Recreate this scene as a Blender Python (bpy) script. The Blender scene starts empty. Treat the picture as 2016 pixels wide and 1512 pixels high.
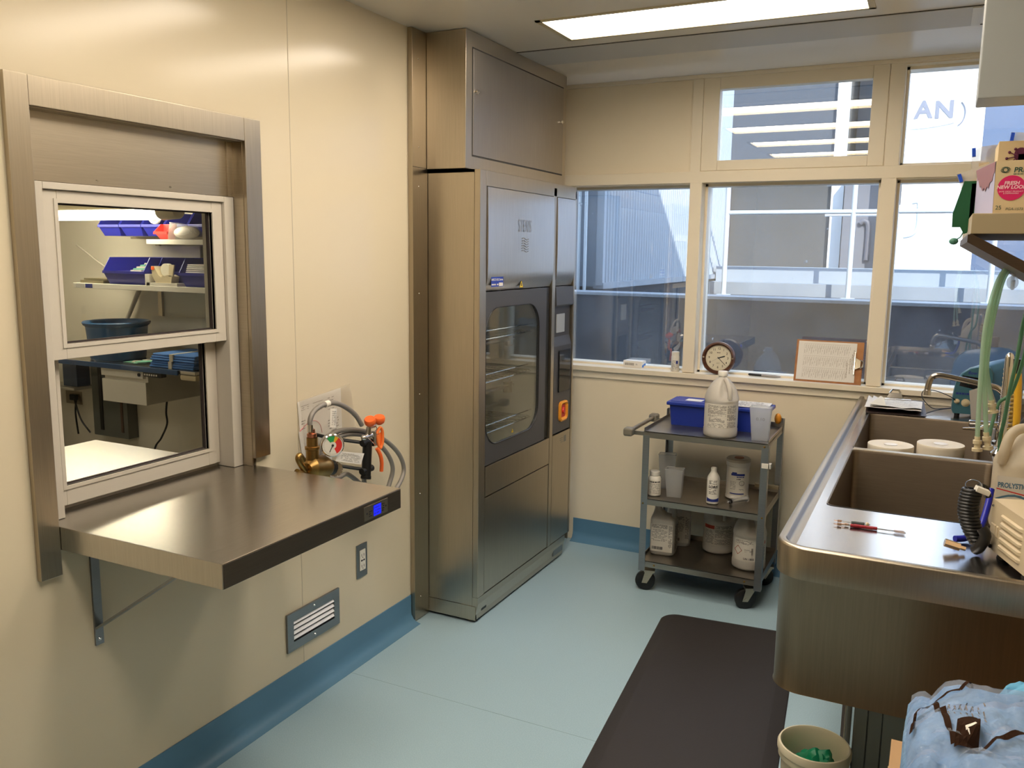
import bpy, bmesh, math, random
from mathutils import Matrix, Vector, noise

C = bpy.context.scene.collection
sc = bpy.context.scene
PI = math.pi
rnd = random.Random(7)

# ------------------------------------------------------------------ camera
cam_d = bpy.data.cameras.new('camera')
cam = bpy.data.objects.new('camera', cam_d)
C.objects.link(cam)
sc.camera = cam
cam_d.sensor_width = 36.0
cam_d.lens = 1674.78 / 2016 * 36.0
cam_d.clip_start = 0.02
_yaw, _pit, _rol = math.radians(-26.40483), math.radians(8.83406), math.radians(-0.70834)
_f = Vector((math.sin(_yaw) * math.cos(_pit), math.cos(_yaw) * math.cos(_pit), -math.sin(_pit)))
_r = Vector((math.cos(_yaw), -math.sin(_yaw), 0))
_d = -_r.cross(_f)
_r2 = _r * math.cos(_rol) + _d * math.sin(_rol)
_d2 = -_r * math.sin(_rol) + _d * math.cos(_rol)
_m = Matrix((_r2, -_d2, -_f)).transposed().to_4x4()
_m.translation = Vector((1.885, 0.0, 1.55))
cam.matrix_world = _m

# ------------------------------------------------------------------ world, sun, exposure
W = bpy.data.worlds.new('world')
sc.world = W
W.use_nodes = True
_n = W.node_tree.nodes
_n['Background'].inputs['Color'].default_value = (0.58, 0.74, 1.0, 1)
_n['Background'].inputs['Strength'].default_value = 7.0
sun_d = bpy.data.lights.new('sun', 'SUN')
sun_d.energy = 10.0
sun_d.angle = 0.009
sun_d.color = (1.0, 0.95, 0.86)
sun = bpy.data.objects.new('sun', sun_d)
C.objects.link(sun)
sun.rotation_euler = Vector((-0.55, 1.0, -0.785)).to_track_quat('-Z', 'Y').to_euler()

vs = sc.view_settings
vs.view_transform = 'Standard'
vs.look = 'None'
vs.gamma = 1.0
vs.use_curve_mapping = False
vs.exposure = 0.0
sc.cycles.max_bounces = 10
sc.cycles.diffuse_bounces = 4
sc.cycles.glossy_bounces = 6
sc.cycles.transparent_max_bounces = 16
sc.cycles.caustics_reflective = False
sc.cycles.caustics_refractive = False
sc.cycles.sample_clamp_indirect = 4.0

LIGHT_COL = (1.0, 0.88, 0.73)
PANEL_W = 16.0

# ------------------------------------------------------------------ materials
MATS = {}
def mat(name, col=(.8, .8, .8), rough=.5, metal=0.0, spec=.5, emis=None, estr=0.0, alpha=1.0, trans=0.0, coat=0.0, bump=None, ior=1.45):
    if name in MATS: return MATS[name]
    m = bpy.data.materials.new(name); m.use_nodes = True
    b = m.node_tree.nodes['Principled BSDF']
    b.inputs['Base Color'].default_value = (*col, 1)
    b.inputs['Roughness'].default_value = rough
    b.inputs['Metallic'].default_value = metal
    b.inputs['Specular IOR Level'].default_value = spec
    b.inputs['Alpha'].default_value = alpha
    b.inputs['Transmission Weight'].default_value = trans
    b.inputs['Coat Weight'].default_value = coat
    b.inputs['IOR'].default_value = ior
    if emis: 
        b.inputs['Emission Color'].default_value = (*emis, 1)
        b.inputs['Emission Strength'].default_value = estr
    if bump:   # (scale, strength, distance)
        nt = m.node_tree; n = nt.nodes; l = nt.links
        tc = n.new('ShaderNodeTexCoord'); nz = n.new('ShaderNodeTexNoise'); bp = n.new('ShaderNodeBump')
        nz.inputs['Scale'].default_value = bump[0]; nz.inputs['Detail'].default_value = 4
        bp.inputs['Strength'].default_value = bump[1]; bp.inputs['Distance'].default_value = bump[2]
        l.new(tc.outputs['Object'], nz.inputs['Vector']); l.new(nz.outputs['Fac'], bp.inputs['Height']); l.new(bp.outputs['Normal'], b.inputs['Normal'])
    MATS[name] = m
    return m

def var(m, c2, scale=3.0, fac=.5, stretch=(1, 1, 1), detail=5, lo=.35, hi=.65, rough2=None):
    """mottle the base colour between its own and c2 with an object-space noise"""
    nt = m.node_tree; n = nt.nodes; l = nt.links; b = n['Principled BSDF']
    tc = n.new('ShaderNodeTexCoord'); mp = n.new('ShaderNodeMapping'); nz = n.new('ShaderNodeTexNoise')
    rp = n.new('ShaderNodeMapRange'); mx = n.new('ShaderNodeMix'); mx.data_type = 'RGBA'
    mp.inputs['Scale'].default_value = stretch
    nz.inputs['Scale'].default_value = scale; nz.inputs['Detail'].default_value = detail
    rp.inputs['From Min'].default_value = lo; rp.inputs['From Max'].default_value = hi; rp.inputs['To Max'].default_value = fac
    mx.inputs[6].default_value = b.inputs['Base Color'].default_value[:]; mx.inputs[7].default_value = (*c2, 1)
    l.new(tc.outputs['Object'], mp.inputs['Vector']); l.new(mp.outputs['Vector'], nz.inputs['Vector'])
    l.new(nz.outputs['Fac'], rp.inputs['Value']); l.new(rp.outputs['Result'], mx.inputs[0]); l.new(mx.outputs[2], b.inputs['Base Color'])
    if rough2 is not None:
        r2 = n.new('ShaderNodeMapRange'); r2.inputs['From Min'].default_value = lo; r2.inputs['From Max'].default_value = hi
        r2.inputs['To Min'].default_value = b.inputs['Roughness'].default_value; r2.inputs['To Max'].default_value = rough2
        l.new(nz.outputs['Fac'], r2.inputs['Value']); l.new(r2.outputs['Result'], b.inputs['Roughness'])
    return m

def steel(name, col=(.56, .52, .47), rough=.27, grain=(2, 2, 90), wob=0, rough2=.42):
    """brushed stainless: grain stretched noise + slow sheet waviness"""
    m = mat(name, col, rough, 1.0)
    nt = m.node_tree; n = nt.nodes; l = nt.links; b = n['Principled BSDF']
    tc = n.new('ShaderNodeTexCoord'); mp = n.new('ShaderNodeMapping'); nz = n.new('ShaderNodeTexNoise')
    mp.inputs['Scale'].default_value = grain
    nz.inputs['Scale'].default_value = 6; nz.inputs['Detail'].default_value = 6
    l.new(tc.outputs['Object'], mp.inputs['Vector']); l.new(mp.outputs['Vector'], nz.inputs['Vector'])
    b.inputs['Roughness'].default_value = rough * .6 + rough2 * .4
    mx = n.new('ShaderNodeMix'); mx.data_type = 'RGBA'; mx.inputs[6].default_value = (*[c * .86 for c in col], 1); mx.inputs[7].default_value = (*[min(1, c * 1.12) for c in col], 1)
    l.new(nz.outputs['Fac'], mx.inputs[0]); l.new(mx.outputs[2], b.inputs['Base Color'])
    return m

def glassy(name, tint=(.97, .99, 1.0), ior=1.6, rough=.0, dirt=0.0, dirtcol=(.7, .75, .8)):
    """thin pane: clear, Fresnel reflection, optional film of grime with specks"""
    m = bpy.data.materials.new(name); m.use_nodes = True; MATS[name] = m
    nt = m.node_tree; n = nt.nodes; l = nt.links
    for x in list(n): n.remove(x)
    o = n.new('ShaderNodeOutputMaterial'); t = n.new('ShaderNodeBsdfTransparent'); g = n.new('ShaderNodeBsdfGlossy')
    fr = n.new('ShaderNodeFresnel'); mx = n.new('ShaderNodeMixShader')
    ge = n.new('ShaderNodeNewGeometry'); mi = n.new('ShaderNodeMix')   # same Fresnel on both faces of the thin pane
    mi.inputs[2].default_value = ior; mi.inputs[3].default_value = 1 / ior
    l.new(ge.outputs['Backfacing'], mi.inputs[0]); l.new(mi.outputs[0], fr.inputs['IOR']); g.inputs['Roughness'].default_value = rough
    t.inputs['Color'].default_value = (*tint, 1); g.inputs['Color'].default_value = (1, 1, 1, 1)
    l.new(fr.outputs[0], mx.inputs[0]); l.new(t.outputs[0], mx.inputs[1]); l.new(g.outputs[0], mx.inputs[2])
    if dirt > 0:
        d = n.new('ShaderNodeBsdfDiffuse'); d.inputs['Color'].default_value = (*dirtcol, 1)
        tr = n.new('ShaderNodeBsdfTranslucent'); tr.inputs['Color'].default_value = (*dirtcol, 1)
        ad = n.new('ShaderNodeMixShader'); ad.inputs[0].default_value = .5
        l.new(d.outputs[0], ad.inputs[1]); l.new(tr.outputs[0], ad.inputs[2])
        tc = n.new('ShaderNodeTexCoord'); nz = n.new('ShaderNodeTexNoise'); nz.inputs['Scale'].default_value = 5; nz.inputs['Detail'].default_value = 6
        l.new(tc.outputs['Object'], nz.inputs['Vector'])
        r = n.new('ShaderNodeMapRange'); r.inputs['From Min'].default_value = .35; r.inputs['From Max'].default_value = .7
        r.inputs['To Min'].default_value = dirt * .5; r.inputs['To Max'].default_value = dirt * 1.6
        l.new(nz.outputs['Fac'], r.inputs['Value'])
        sp = n.new('ShaderNodeTexNoise'); sp.inputs['Scale'].default_value = 24; sp.inputs['Detail'].default_value = 2
        l.new(tc.outputs['Object'], sp.inputs['Vector'])
        s2 = n.new('ShaderNodeMapRange'); s2.inputs['From Min'].default_value = .76; s2.inputs['From Max'].default_value = .79; s2.inputs['To Max'].default_value = .6
        l.new(sp.outputs['Fac'], s2.inputs['Value'])
        a = n.new('ShaderNodeMath'); a.operation = 'ADD'; a.use_clamp = True
        l.new(r.outputs[0], a.inputs[0]); l.new(s2.outputs[0], a.inputs[1])
        m2 = n.new('ShaderNodeMixShader'); l.new(a.outputs[0], m2.inputs[0]); l.new(mx.outputs[0], m2.inputs[1]); l.new(ad.outputs[0], m2.inputs[2])
        l.new(m2.outputs[0], o.inputs[0])
    else:
        l.new(mx.outputs[0], o.inputs[0])
    return m

def film(name, col, opacity, rough=.3, bump=None):
    """milky translucent plastic: transparent + translucent/diffuse + gloss"""
    m = bpy.data.materials.new(name); m.use_nodes = True; MATS[name] = m
    nt = m.node_tree; n = nt.nodes; l = nt.links
    b = n['Principled BSDF']; o = n['Material Output']
    b.inputs['Base Color'].default_value = (*col, 1); b.inputs['Roughness'].default_value = rough
    t = n.new('ShaderNodeBsdfTransparent'); t.inputs['Color'].default_value = (*[min(1, c * 1.1) for c in col], 1)
    tr = n.new('ShaderNodeBsdfTranslucent'); tr.inputs['Color'].default_value = (*col, 1)
    m1 = n.new('ShaderNodeMixShader'); m1.inputs[0].default_value = .4
    m2 = n.new('ShaderNodeMixShader'); m2.inputs[0].default_value = opacity
    l.new(b.outputs[0], m1.inputs[1]); l.new(tr.outputs[0], m1.inputs[2])
    l.new(t.outputs[0], m2.inputs[1]); l.new(m1.outputs[0], m2.inputs[2]); l.new(m2.outputs[0], o.inputs[0])
    if bump:
        tc = n.new('ShaderNodeTexCoord'); nz = n.new('ShaderNodeTexNoise'); bp = n.new('ShaderNodeBump')
        nz.inputs['Scale'].default_value = bump[0]; nz.inputs['Detail'].default_value = 3
        bp.inputs['Strength'].default_value = bump[1]; bp.inputs['Distance'].default_value = bump[2]
        l.new(tc.outputs['Object'], nz.inputs['Vector']); l.new(nz.outputs['Fac'], bp.inputs['Height']); l.new(bp.outputs['Normal'], b.inputs['Normal'])
    return m

M_wall = mat('wall_panel_cream', (.70, .61, .445), .17, spec=.40, bump=(8, .05, .002))
var(M_wall, (.67, .575, .42), 1.3, .5)
M_far = mat('painted_window_wall', (.88, .765, .57), .38, spec=.45, bump=(35, .06, .002))
var(M_far, (.83, .71, .52), 2.0, .5)
M_trimp = mat('window_trim_paint', (.86, .76, .59), .3, spec=.5, bump=(25, .08, .002))
M_ceil = mat('ceiling_paint', (.82, .755, .66), .30, spec=.5)
M_ceil2 = mat('ceiling_panel_grey', (.62, .595, .56), .5)
M_groove = mat('dark_joint', (.05, .045, .04), .7)
M_floor = mat('vinyl_floor', (.33, .47, .545), .33, spec=.4, bump=(400, .05, .0006))
var(M_floor, (.38, .52, .59), 260, .8, detail=2, lo=.45, hi=.6, rough2=.42)
M_cove = mat('vinyl_cove', (.10, .225, .35), .38, spec=.4)
M_steel = steel('brushed_steel', (.46, .40, .31))
M_steelv = steel('brushed_steel_vertical', (.46, .40, .31), grain=(60, 60, 1.2), rough=.24)
M_steelm = steel('brushed_steel_machine', (.50, .44, .35), rough=.26, grain=(60, 60, 1.2), wob=.10)
M_steelt = steel('steel_top', (.56, .53, .49), rough=.20, grain=(60, 2, 2), wob=.10, rough2=.34)
M_steelc = steel('steel_sink', (.42, .365, .29), rough=.26, grain=(60, 2, 2), wob=.12, rough2=.40)
M_steelb = steel('steel_basin', (.20, .16, .12), rough=.36, grain=(2, 2, 60), wob=.2, rough2=.5)
M_steeld = steel('steel_dull_grey', (.30, .31, .32), rough=.38, wob=.1)
M_steelx = steel('steel_cart', (.33, .30, .26), rough=.30, wob=.25)
M_chrome = mat('chrome', (.75, .72, .68), .10, 1.0)
M_brass = mat('brass', (.42, .26, .08), .32, 1.0); var(M_brass, (.22, .13, .05), 14, .7)
M_copper = mat('copper', (.55, .24, .15), .3, 1.0)
M_alu = mat('aluminium_frame_paint', (.60, .55, .47), .42, spec=.4)
M_alud = mat('aluminium_frame_shadow_seal', (.03, .02, .02), .6)
M_black = mat('black_rubber', (.008, .0075, .0075), .38)
M_blackg = mat('black_gloss', (.01, .01, .012), .08)
M_char = mat('charcoal_panel', (.062, .060, .062), .42)
M_mat = mat('brown_black_mat', (.026, .022, .022), .62, bump=(180, .4, .001))
M_white = mat('white_plastic', (.76, .72, .64), .42)
M_whitep = mat('white_paper', (.80, .76, .70), .75)
M_label = mat('printed_label', (.74, .69, .60), .6)
M_ink = mat('ink_grey', (.17, .15, .14), .7)
M_inkb = mat('ink_black', (.02, .02, .025), .6)
M_blue = mat('tote_blue', (.012, .035, .30), .38, bump=(220, .25, .001))
M_binblue = mat('bin_blue', (.015, .02, .28), .32)
M_tubblue = mat('tub_blue', (.02, .10, .25), .4)
M_navy = mat('navy', (.02, .035, .22), .5)
M_red = mat('red_plastic', (.65, .035, .03), .4)
M_orange = mat('orange_plastic', (.85, .14, .025), .38)
M_yelo = mat('amber_orange', (.85, .33, .03), .35)
M_yellow = mat('yellow_plastic', (.75, .42, .03), .4)
M_cream = mat('cream_plastic', (.62, .53, .35), .45)
M_beige = mat('beige_metal', (.62, .51, .34), .45)
M_green = mat('green_cloth', (.015, .16, .055), .7)
M_teal = mat('teal_housing', (.045, .135, .175), .35); 
M_tealp = mat('blue_housing', (.06, .17, .30), .35)
M_mint = mat('mint_print', (.20, .50, .36), .7)
M_tube = film('green_tubing', (.60, .74, .60), .58, .2)
M_hose = mat('braided_hose', (.27, .25, .23), .38, .35, bump=(900, .8, .001))
M_bagd = mat('dark_green_bag', (.008, .09, .03), .55)
M_card = mat('cardboard', (.42, .26, .13), .8)
M_tan = mat('tan_board', (.60, .47, .28), .7)
M_hard = mat('clipboard_hardboard', (.42, .17, .045), .5); var(M_hard, (.30, .10, .02), 30, .7)
M_wood = mat('clock_wood', (.10, .035, .015), .35); var(M_wood, (.05, .016, .008), 9, .8, (1, 1, 8))
M_face = mat('clock_face', (.66, .60, .44), .5)
M_magenta = mat('magenta_print', (.62, .012, .12), .5)
M_purple = mat('plum_print', (.11, .015, .06), .6)
M_drape = mat('blue_wrap', (.07, .21, .58), .75)
M_tape = mat('cream_tape', (.70, .66, .55), .6)
M_frost = film('frosted_plastic', (.86, .86, .86), .30, .35)
M_frostj = film('milky_jug', (.74, .66, .52), .93, .4)
M_sleeve = film('clear_sleeve', (.85, .84, .82), .16, .12, bump=(14, .6, .01))
M_bag = film('clear_bag', (.80, .84, .90), .20, .10, bump=(30, 1.0, .03))
M_gown = mat('pale_blue_cloth', (.25, .40, .60), .8, bump=(14, .8, .03)); var(M_gown, (.13, .25, .44), 7, .9)
M_glass = glassy('clean_glass', (.95, .97, .96), 1.35)
M_wglass = glassy('weathered_glass', (.97, .985, 1.0), 2.6, .0, dirt=.05, dirtcol=(.62, .70, .80))
M_mglass = glassy('chamber_glass', (.93, .95, .93), 1.6)
M_lamp = mat('lamp_diffuser', (1, 1, 1), .6, emis=LIGHT_COL, estr=PANEL_W)
M_tubelight = mat('tube_lamp', (1, 1, 1), .6, emis=(1.0, .88, .64), estr=32.0)
M_yel_sign = mat('warning_yellow', (.80, .55, .03), .5)
M_lcd = mat('blue_display', (.01, .01, .2), .3, emis=(.01, .02, .9), estr=1.0)
M_lcdg = mat('green_display', (.01, .06, .02), .3, emis=(.0, .35, .05), estr=.5)
M_stickb = mat('blue_sticker', (.02, .05, .35), .5)
# outdoors
M_siding = mat('corrugated_siding', (.29, .33, .37), .5)
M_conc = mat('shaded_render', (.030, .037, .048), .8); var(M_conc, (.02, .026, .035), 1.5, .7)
M_galv = mat('galvanised_flashing', (.26, .29, .32), .5); var(M_galv, (.19, .22, .25), 2.0, .8)
M_rail = mat('galvanised_pipe', (.50, .55, .58), .45)
M_facade = mat('shaded_grey_facade', (.085, .085, .082), .7); var(M_facade, (.075, .075, .072), .8, .8)  # dark albedo stands in for shade; the sun reaches this face
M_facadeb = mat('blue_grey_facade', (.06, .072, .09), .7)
M_strip = mat('tan_ledge', (.30, .22, .15), .7)
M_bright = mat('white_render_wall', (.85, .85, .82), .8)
M_blueb = mat('shaded_blue_facade', (.085, .12, .19), .6)  # bluish shade on this facade is put into its colour
M_deck = mat('roof_membrane', (.22, .24, .27), .8)

# ------------------------------------------------------------------ mesh builder
def T(x, y, z): return Matrix.Translation((x, y, z))
def RX(a): return Matrix.Rotation(a, 4, 'X')
def RY(a): return Matrix.Rotation(a, 4, 'Y')
def RZ(a): return Matrix.Rotation(a, 4, 'Z')

def catmull(pts, sub=8, closed=False):
    P = [Vector(p) for p in pts]
    if len(P) < 3: return P
    out = []; n = len(P)
    rng = n if closed else n - 1
    for i in range(rng):
        if closed: a, b, c, d = P[(i - 1) % n], P[i], P[(i + 1) % n], P[(i + 2) % n]
        else: a, b, c, d = P[max(i - 1, 0)], P[i], P[i + 1], P[min(i + 2, n - 1)]
        for k in range(sub):
            t = k / sub
            out.append(.5 * ((2 * b) + (c - a) * t + (2 * a - 5 * b + 4 * c - d) * t * t + (3 * b - a - 3 * c + d) * t ** 3))
    if not closed: out.append(P[-1])
    return out

class MB:
    def __init__(s, M=None): s.bev = False; s.v = []; s.f = []; s.m = []; s.M = M
    def add(s, vs_, fs, mi=0):
        o = len(s.v)
        if s.M is not None: vs_ = [s.M @ Vector(p) for p in vs_]
        s.v += [tuple(p) for p in vs_]
        s.f += [tuple(i + o for i in f) for f in fs]; s.m += [mi] * len(fs)
        return s
    def bm(s, bm_, M=None, mi=0):
        bm_.verts.ensure_lookup_table(); bm_.verts.index_update()
        vv = [(M @ v.co) if M is not None else v.co.copy() for v in bm_.verts]
        s.add(vv, [[v.index for v in f.verts] for f in bm_.faces], mi); bm_.free(); return s
    def box(s, x0, y0, z0, x1, y1, z1, mi=0, bev=0, seg=2, M=None):
        x0, x1 = sorted((x0, x1)); y0, y1 = sorted((y0, y1)); z0, z1 = sorted((z0, z1))
        b = bmesh.new(); bmesh.ops.create_cube(b, size=1.0)
        for v in b.verts:
            v.co = Vector(((v.co.x + .5) * (x1 - x0) + x0, (v.co.y + .5) * (y1 - y0) + y0, (v.co.z + .5) * (z1 - z0) + z0))
        if bev > 0:
            s.bev = True
            bev = min(bev, .49 * min(x1 - x0, y1 - y0, z1 - z0))
            bmesh.ops.bevel(b, geom=list(b.edges), offset=bev, segments=seg, affect='EDGES', profile=.5)
        return s.bm(b, M, mi)
    def hexa(s, p, mi=0):   # 8 points: bottom ring ccw, top ring ccw
        return s.add(p, [(3, 2, 1, 0), (4, 5, 6, 7), (0, 1, 5, 4), (1, 2, 6, 5), (2, 3, 7, 6), (3, 0, 4, 7)], mi)
    def rings(s, rings, closed=True, caps=True, mi=0, loop=False):
        n = len(rings[0]); vv = [p for r in rings for p in r]; ff = []
        R_ = len(rings)
        for i in range(R_ if loop else R_ - 1):
            j = (i + 1) % R_
            for k in range(n if closed else n - 1):
                a = i * n + k; b = i * n + (k + 1) % n; c = j * n + (k + 1) % n; d = j * n + k
                ff.append((a, b, c, d))
        if caps and not loop:
            ff.append(tuple(range(n - 1, -1, -1))); ff.append(tuple(range((R_ - 1) * n, R_ * n)))
        return s.add(vv, ff, mi)
    def tube(s, pts, r, seg=10, mi=0, caps=True, rr=None, loop=False):
        P = [Vector(p) for p in pts]; n = len(P); rings = []
        up = None
        for i in range(n):
            if loop: t = (P[(i + 1) % n] - P[i - 1]).normalized()
            else: t = (P[min(i + 1, n - 1)] - P[max(i - 1, 0)]).normalized()
            if up is None:
                up = Vector((0, 0, 1)) if abs(t.z) < .9 else Vector((1, 0, 0))
            a = t.cross(up)
            if a.length < 1e-6: a = t.orthogonal()
            a.normalize(); b = a.cross(t).normalized(); up = b
            q = rr[i] if rr else r
            rings.append([P[i] + a * math.cos(2 * PI * k / seg) * q + b * math.sin(2 * PI * k / seg) * q for k in range(seg)])
        return s.rings(rings, True, caps, mi, loop)
    def cyl(s, p0, p1, r0, r1=None, seg=20, mi=0, caps=True):
        return s.tube([p0, p1], r0, seg, mi, caps, rr=[r0, r0 if r1 is None else r1])
    def lathe(s, prof, c=(0, 0, 0), seg=32, mi=0, M=None, caps=False):
        M = M or T(*c)
        rings = [[M @ Vector((max(r, 1e-5) * math.cos(2 * PI * k / seg), max(r, 1e-5) * math.sin(2 * PI * k / seg), z)) for k in range(seg)] for r, z in prof]
        return s.rings(rings, True, caps, mi)
    def prism(s, poly, fn0, fn1, mi=0):
        a = [fn0(*p) for p in poly]; b = [fn1(*p) for p in poly]
        return s.rings([a, b], True, True, mi)
    def sphere(s, c, r, sx=1, sy=1, sz=1, mi=0, u=20, v=12):
        b = bmesh.new(); bmesh.ops.create_uvsphere(b, u_segments=u, v_segments=v, radius=1)
        return s.bm(b, T(*c) @ Matrix.Diagonal((r * sx, r * sy, r * sz, 1)), mi)
    def text(s, txt, size, mp, u=0, v=0, d=.0006, mi=0, align='CENTER', bold=0.0, sx=1.0, shear=0.0):
        for t in text_tris(txt, size, align, bold, shear):
            vv = [mp(u + x * sx, v + y, d) for x, y in t[0]]
            s.add(vv, t[1], mi)
        return s
    def dashes(s, mp, u0, u1, v0, v1, rows, hh=.5, d=.0006, mi=0, fill=.8, seed=1, word=.004):
        rg = random.Random(seed); dv = (v1 - v0) / rows
        for i in range(rows):
            y = v1 - dv * (i + .5); h = dv * hh * .5; u = u0; end = u1 - rg.random() * (u1 - u0) * .25 * (rg.random() < .35)
            while u < end:
                w = word * (.5 + rg.random() * 1.6)
                e = min(u + w, end)
                if rg.random() < fill: s.add([mp(u, y - h, d), mp(e, y - h, d), mp(e, y + h, d), mp(u, y + h, d)], [(0, 1, 2, 3)], mi)
                u = e + word * .3
        return s
    def patch(s, mp, u0, u1, v0, v1, n=1, d=.0003, mi=0):
        for i in range(n):
            a = u0 + (u1 - u0) * i / n; b = u0 + (u1 - u0) * (i + 1) / n
            s.add([mp(a, v0, d), mp(b, v0, d), mp(b, v1, d), mp(a, v1, d)], [(0, 1, 2, 3)], mi)
        return s
    def bars(s, mp, u0, u1, v0, v1, d=.0006, mi=0, seed=3):
        rg = random.Random(seed); u = u0
        while u < u1:
            w = (u1 - u0) * (.012 + .03 * rg.random()); s.patch(mp, u, min(u + w, u1), v0, v1, 1, d, mi); u += w * (1.3 + rg.random())
        return s
    def build(s, name, mats, parent=None, smooth=True, ang=38, weld=False):
        me = bpy.data.meshes.new(name); me.from_pydata(s.v, [], s.f)
        if not isinstance(mats, (list, tuple)): mats = [mats]
        for m in mats: me.materials.append(m)
        for i, p in enumerate(me.polygons): p.material_index = s.m[i]
        b = bmesh.new(); b.from_mesh(me)
        if weld: bmesh.ops.remove_doubles(b, verts=b.verts, dist=1e-5)
        bmesh.ops.recalc_face_normals(b, faces=b.faces)
        b.to_mesh(me); b.free()
        if smooth:
            me.shade_smooth(); me.set_sharp_from_angle(angle=math.radians(ang))
        o = bpy.data.objects.new(name, me); C.objects.link(o)
        if smooth and s.bev:
            wn = o.modifiers.new('wn', 'WEIGHTED_NORMAL'); wn.keep_sharp = True; wn.weight = 90
        if parent is not None:
            o.parent = parent; 
            w = parent.get('_w')
            o.matrix_parent_inverse = Matrix.Identity(4)
            if parent.type == 'EMPTY' and parent in WORLD_ROOTS:
                o.matrix_parent_inverse = parent.matrix_basis.inverted()
        return o

WORLD_ROOTS = set()
_tc = {}
def text_tris(txt, size, align='CENTER', bold=0.0, shear=0.0):
    k = (txt, round(size, 5), align, bold, shear)
    if k in _tc: return _tc[k]
    cu = bpy.data.curves.new('tmp', 'FONT'); cu.body = txt; cu.size = size; cu.align_x = align; cu.align_y = 'CENTER'
    cu.offset = bold; cu.shear = shear; cu.resolution_u = 3
    o = bpy.data.objects.new('tmp', cu); C.objects.link(o)
    bpy.context.view_layer.update()
    me = bpy.data.meshes.new_from_object(o.evaluated_get(bpy.context.evaluated_depsgraph_get()))
    r = [([(v.co.x, v.co.y) for v in me.vertices], [tuple(p.vertices) for p in me.polygons])]
    bpy.data.objects.remove(o); bpy.data.curves.remove(cu); bpy.data.meshes.remove(me)
    _tc[k] = r
    return r

def cylmap(cx, cy, z0, r, phi):
    return lambda u, v, d=0: (cx + (r + d) * math.sin(phi + u / r), cy - (r + d) * math.cos(phi + u / r), z0 + v)
def planemap(o, ux, uy):
    o = Vector(o); ux = Vector(ux).normalized(); uy = Vector(uy).normalized(); n = ux.cross(uy)
    return lambda u, v, d=0: tuple(o + ux * u + uy * v + n * d)

def props(o, label, cat, group=None, kind=None):
    o['label'] = label; o['category'] = cat
    if group: o['group'] = group
    if kind: o['kind'] = kind
    return o
def thing(name, label, cat, loc=(0, 0, 0), rz=0, group=None, world=True):
    """Empty at the thing's base; world=True: its parts are modelled in room coordinates"""
    o = bpy.data.objects.new(name, None); C.objects.link(o)
    o.empty_display_size = .05
    o.location = loc; o.rotation_euler = (0, 0, rz)
    o.matrix_basis = T(*loc) @ RZ(rz)
    if world: WORLD_ROOTS.add(o)
    return props(o, label, cat, group)
def dup(root, loc, rz, label, group=None):
    r = root.copy(); C.objects.link(r); r.location = loc; r.rotation_euler = (0, 0, rz); r['label'] = label
    if group: r['group'] = group
    for ch in list(root.children):
        c = ch.copy(); C.objects.link(c); c.parent = r
        for g in ch.children:
            d = g.copy(); C.objects.link(d); d.parent = c
    return r
def struct(name, mb, m, parent=None, **k):
    o = mb.build(name, m, parent, **k)
    if parent is None: o['kind'] = 'structure'
    return o

# ================================================================== ROOM
CZ = 2.39; FY = 4.17; RXW = 2.33; BY = -1.3
b = MB().box(-.16, BY, -.12, RXW + .1, FY + .02, 0); struct('floor', b, M_floor, smooth=False)
b = MB()   # faint seams in the vinyl
b.box(.04, 2.385, .0002, 2.3, 2.3865, .0004)
b.build('seam', mat('floor_seam', (.22, .31, .34), .4), bpy.data.objects['floor'], smooth=False)

# left wall with the pass-through opening and the washer bay
def wall_cells(b, xs, ys, zs, holes, fix):
    for i in range(len(ys) - 1):
        for j in range(len(zs) - 1):
            cy, cz = (ys[i] + ys[i + 1]) / 2, (zs[j] + zs[j + 1]) / 2
            if any(h[0] < cy < h[1] and h[2] < cz < h[3] for h in holes): continue
            fix(b, ys[i], ys[i + 1], zs[j], zs[j + 1])
PT = (1.296, 1.986, .814, 1.865)
holes = [PT, (2.97, FY, 0, 1.875)]
b = MB()
wall_cells(b, None, [BY, 1.296, 1.986, 2.97, FY + .15], [0, .814, 1.865, 1.875, CZ], holes, lambda b, a, c, d, e: b.box(-.15, a, d, 0, c, e))
wl = struct('wall_left', b, M_wall, smooth=False, weld=True)
b = MB()   # vertical welded seam of the wall panelling
b.box(0, 2.184, .12, .0009, 2.187, CZ); b.box(0, .35, .12, .0009, .353, CZ)
b.build('panel_seam', mat('seam_line', (.55, .48, .36), .5), wl, smooth=False)

# far wall (window wall)
WIN = [(.10, .769, .960, 1.885), (.829, 1.622, .960, 1.888), (1.685, 2.30, .960, 1.885), (.815, 1.625, 1.945, 2.382), (1.689, 2.30, 1.945, 2.366)]
b = MB()
xs = sorted(set([-.15, RXW + .1] + [w[0] for w in WIN] + [w[1] for w in WIN])); zs = sorted(set([0, CZ] + [w[2] for w in WIN] + [w[3] for w in WIN]))
for i in range(len(xs) - 1):
    for j in range(len(zs) - 1):
        cx, cz = (xs[i] + xs[i + 1]) / 2, (zs[j] + zs[j + 1]) / 2
        if any(h[0] < cx < h[1] and h[2] < cz < h[3] for h in WIN): continue
        b.box(xs[i], FY, zs[j], xs[i + 1], FY + .15, zs[j + 1])
wf = struct('wall_far', b, M_far, smooth=False, weld=True)
b = MB().box(RXW, BY, 0, RXW + .12, FY + .15, CZ); struct('wall_right', b, M_wall, smooth=False)
b = MB().box(-.15, BY - .12, 0, RXW + .12, BY, CZ); struct('wall_back', b, M_wall, smooth=False)
b = MB().box(1.28, BY, 0, 2.20, BY + .045, 2.05); struct('door_1', b, mat('brown_door', (.07, .035, .02), .5), smooth=False)

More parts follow.
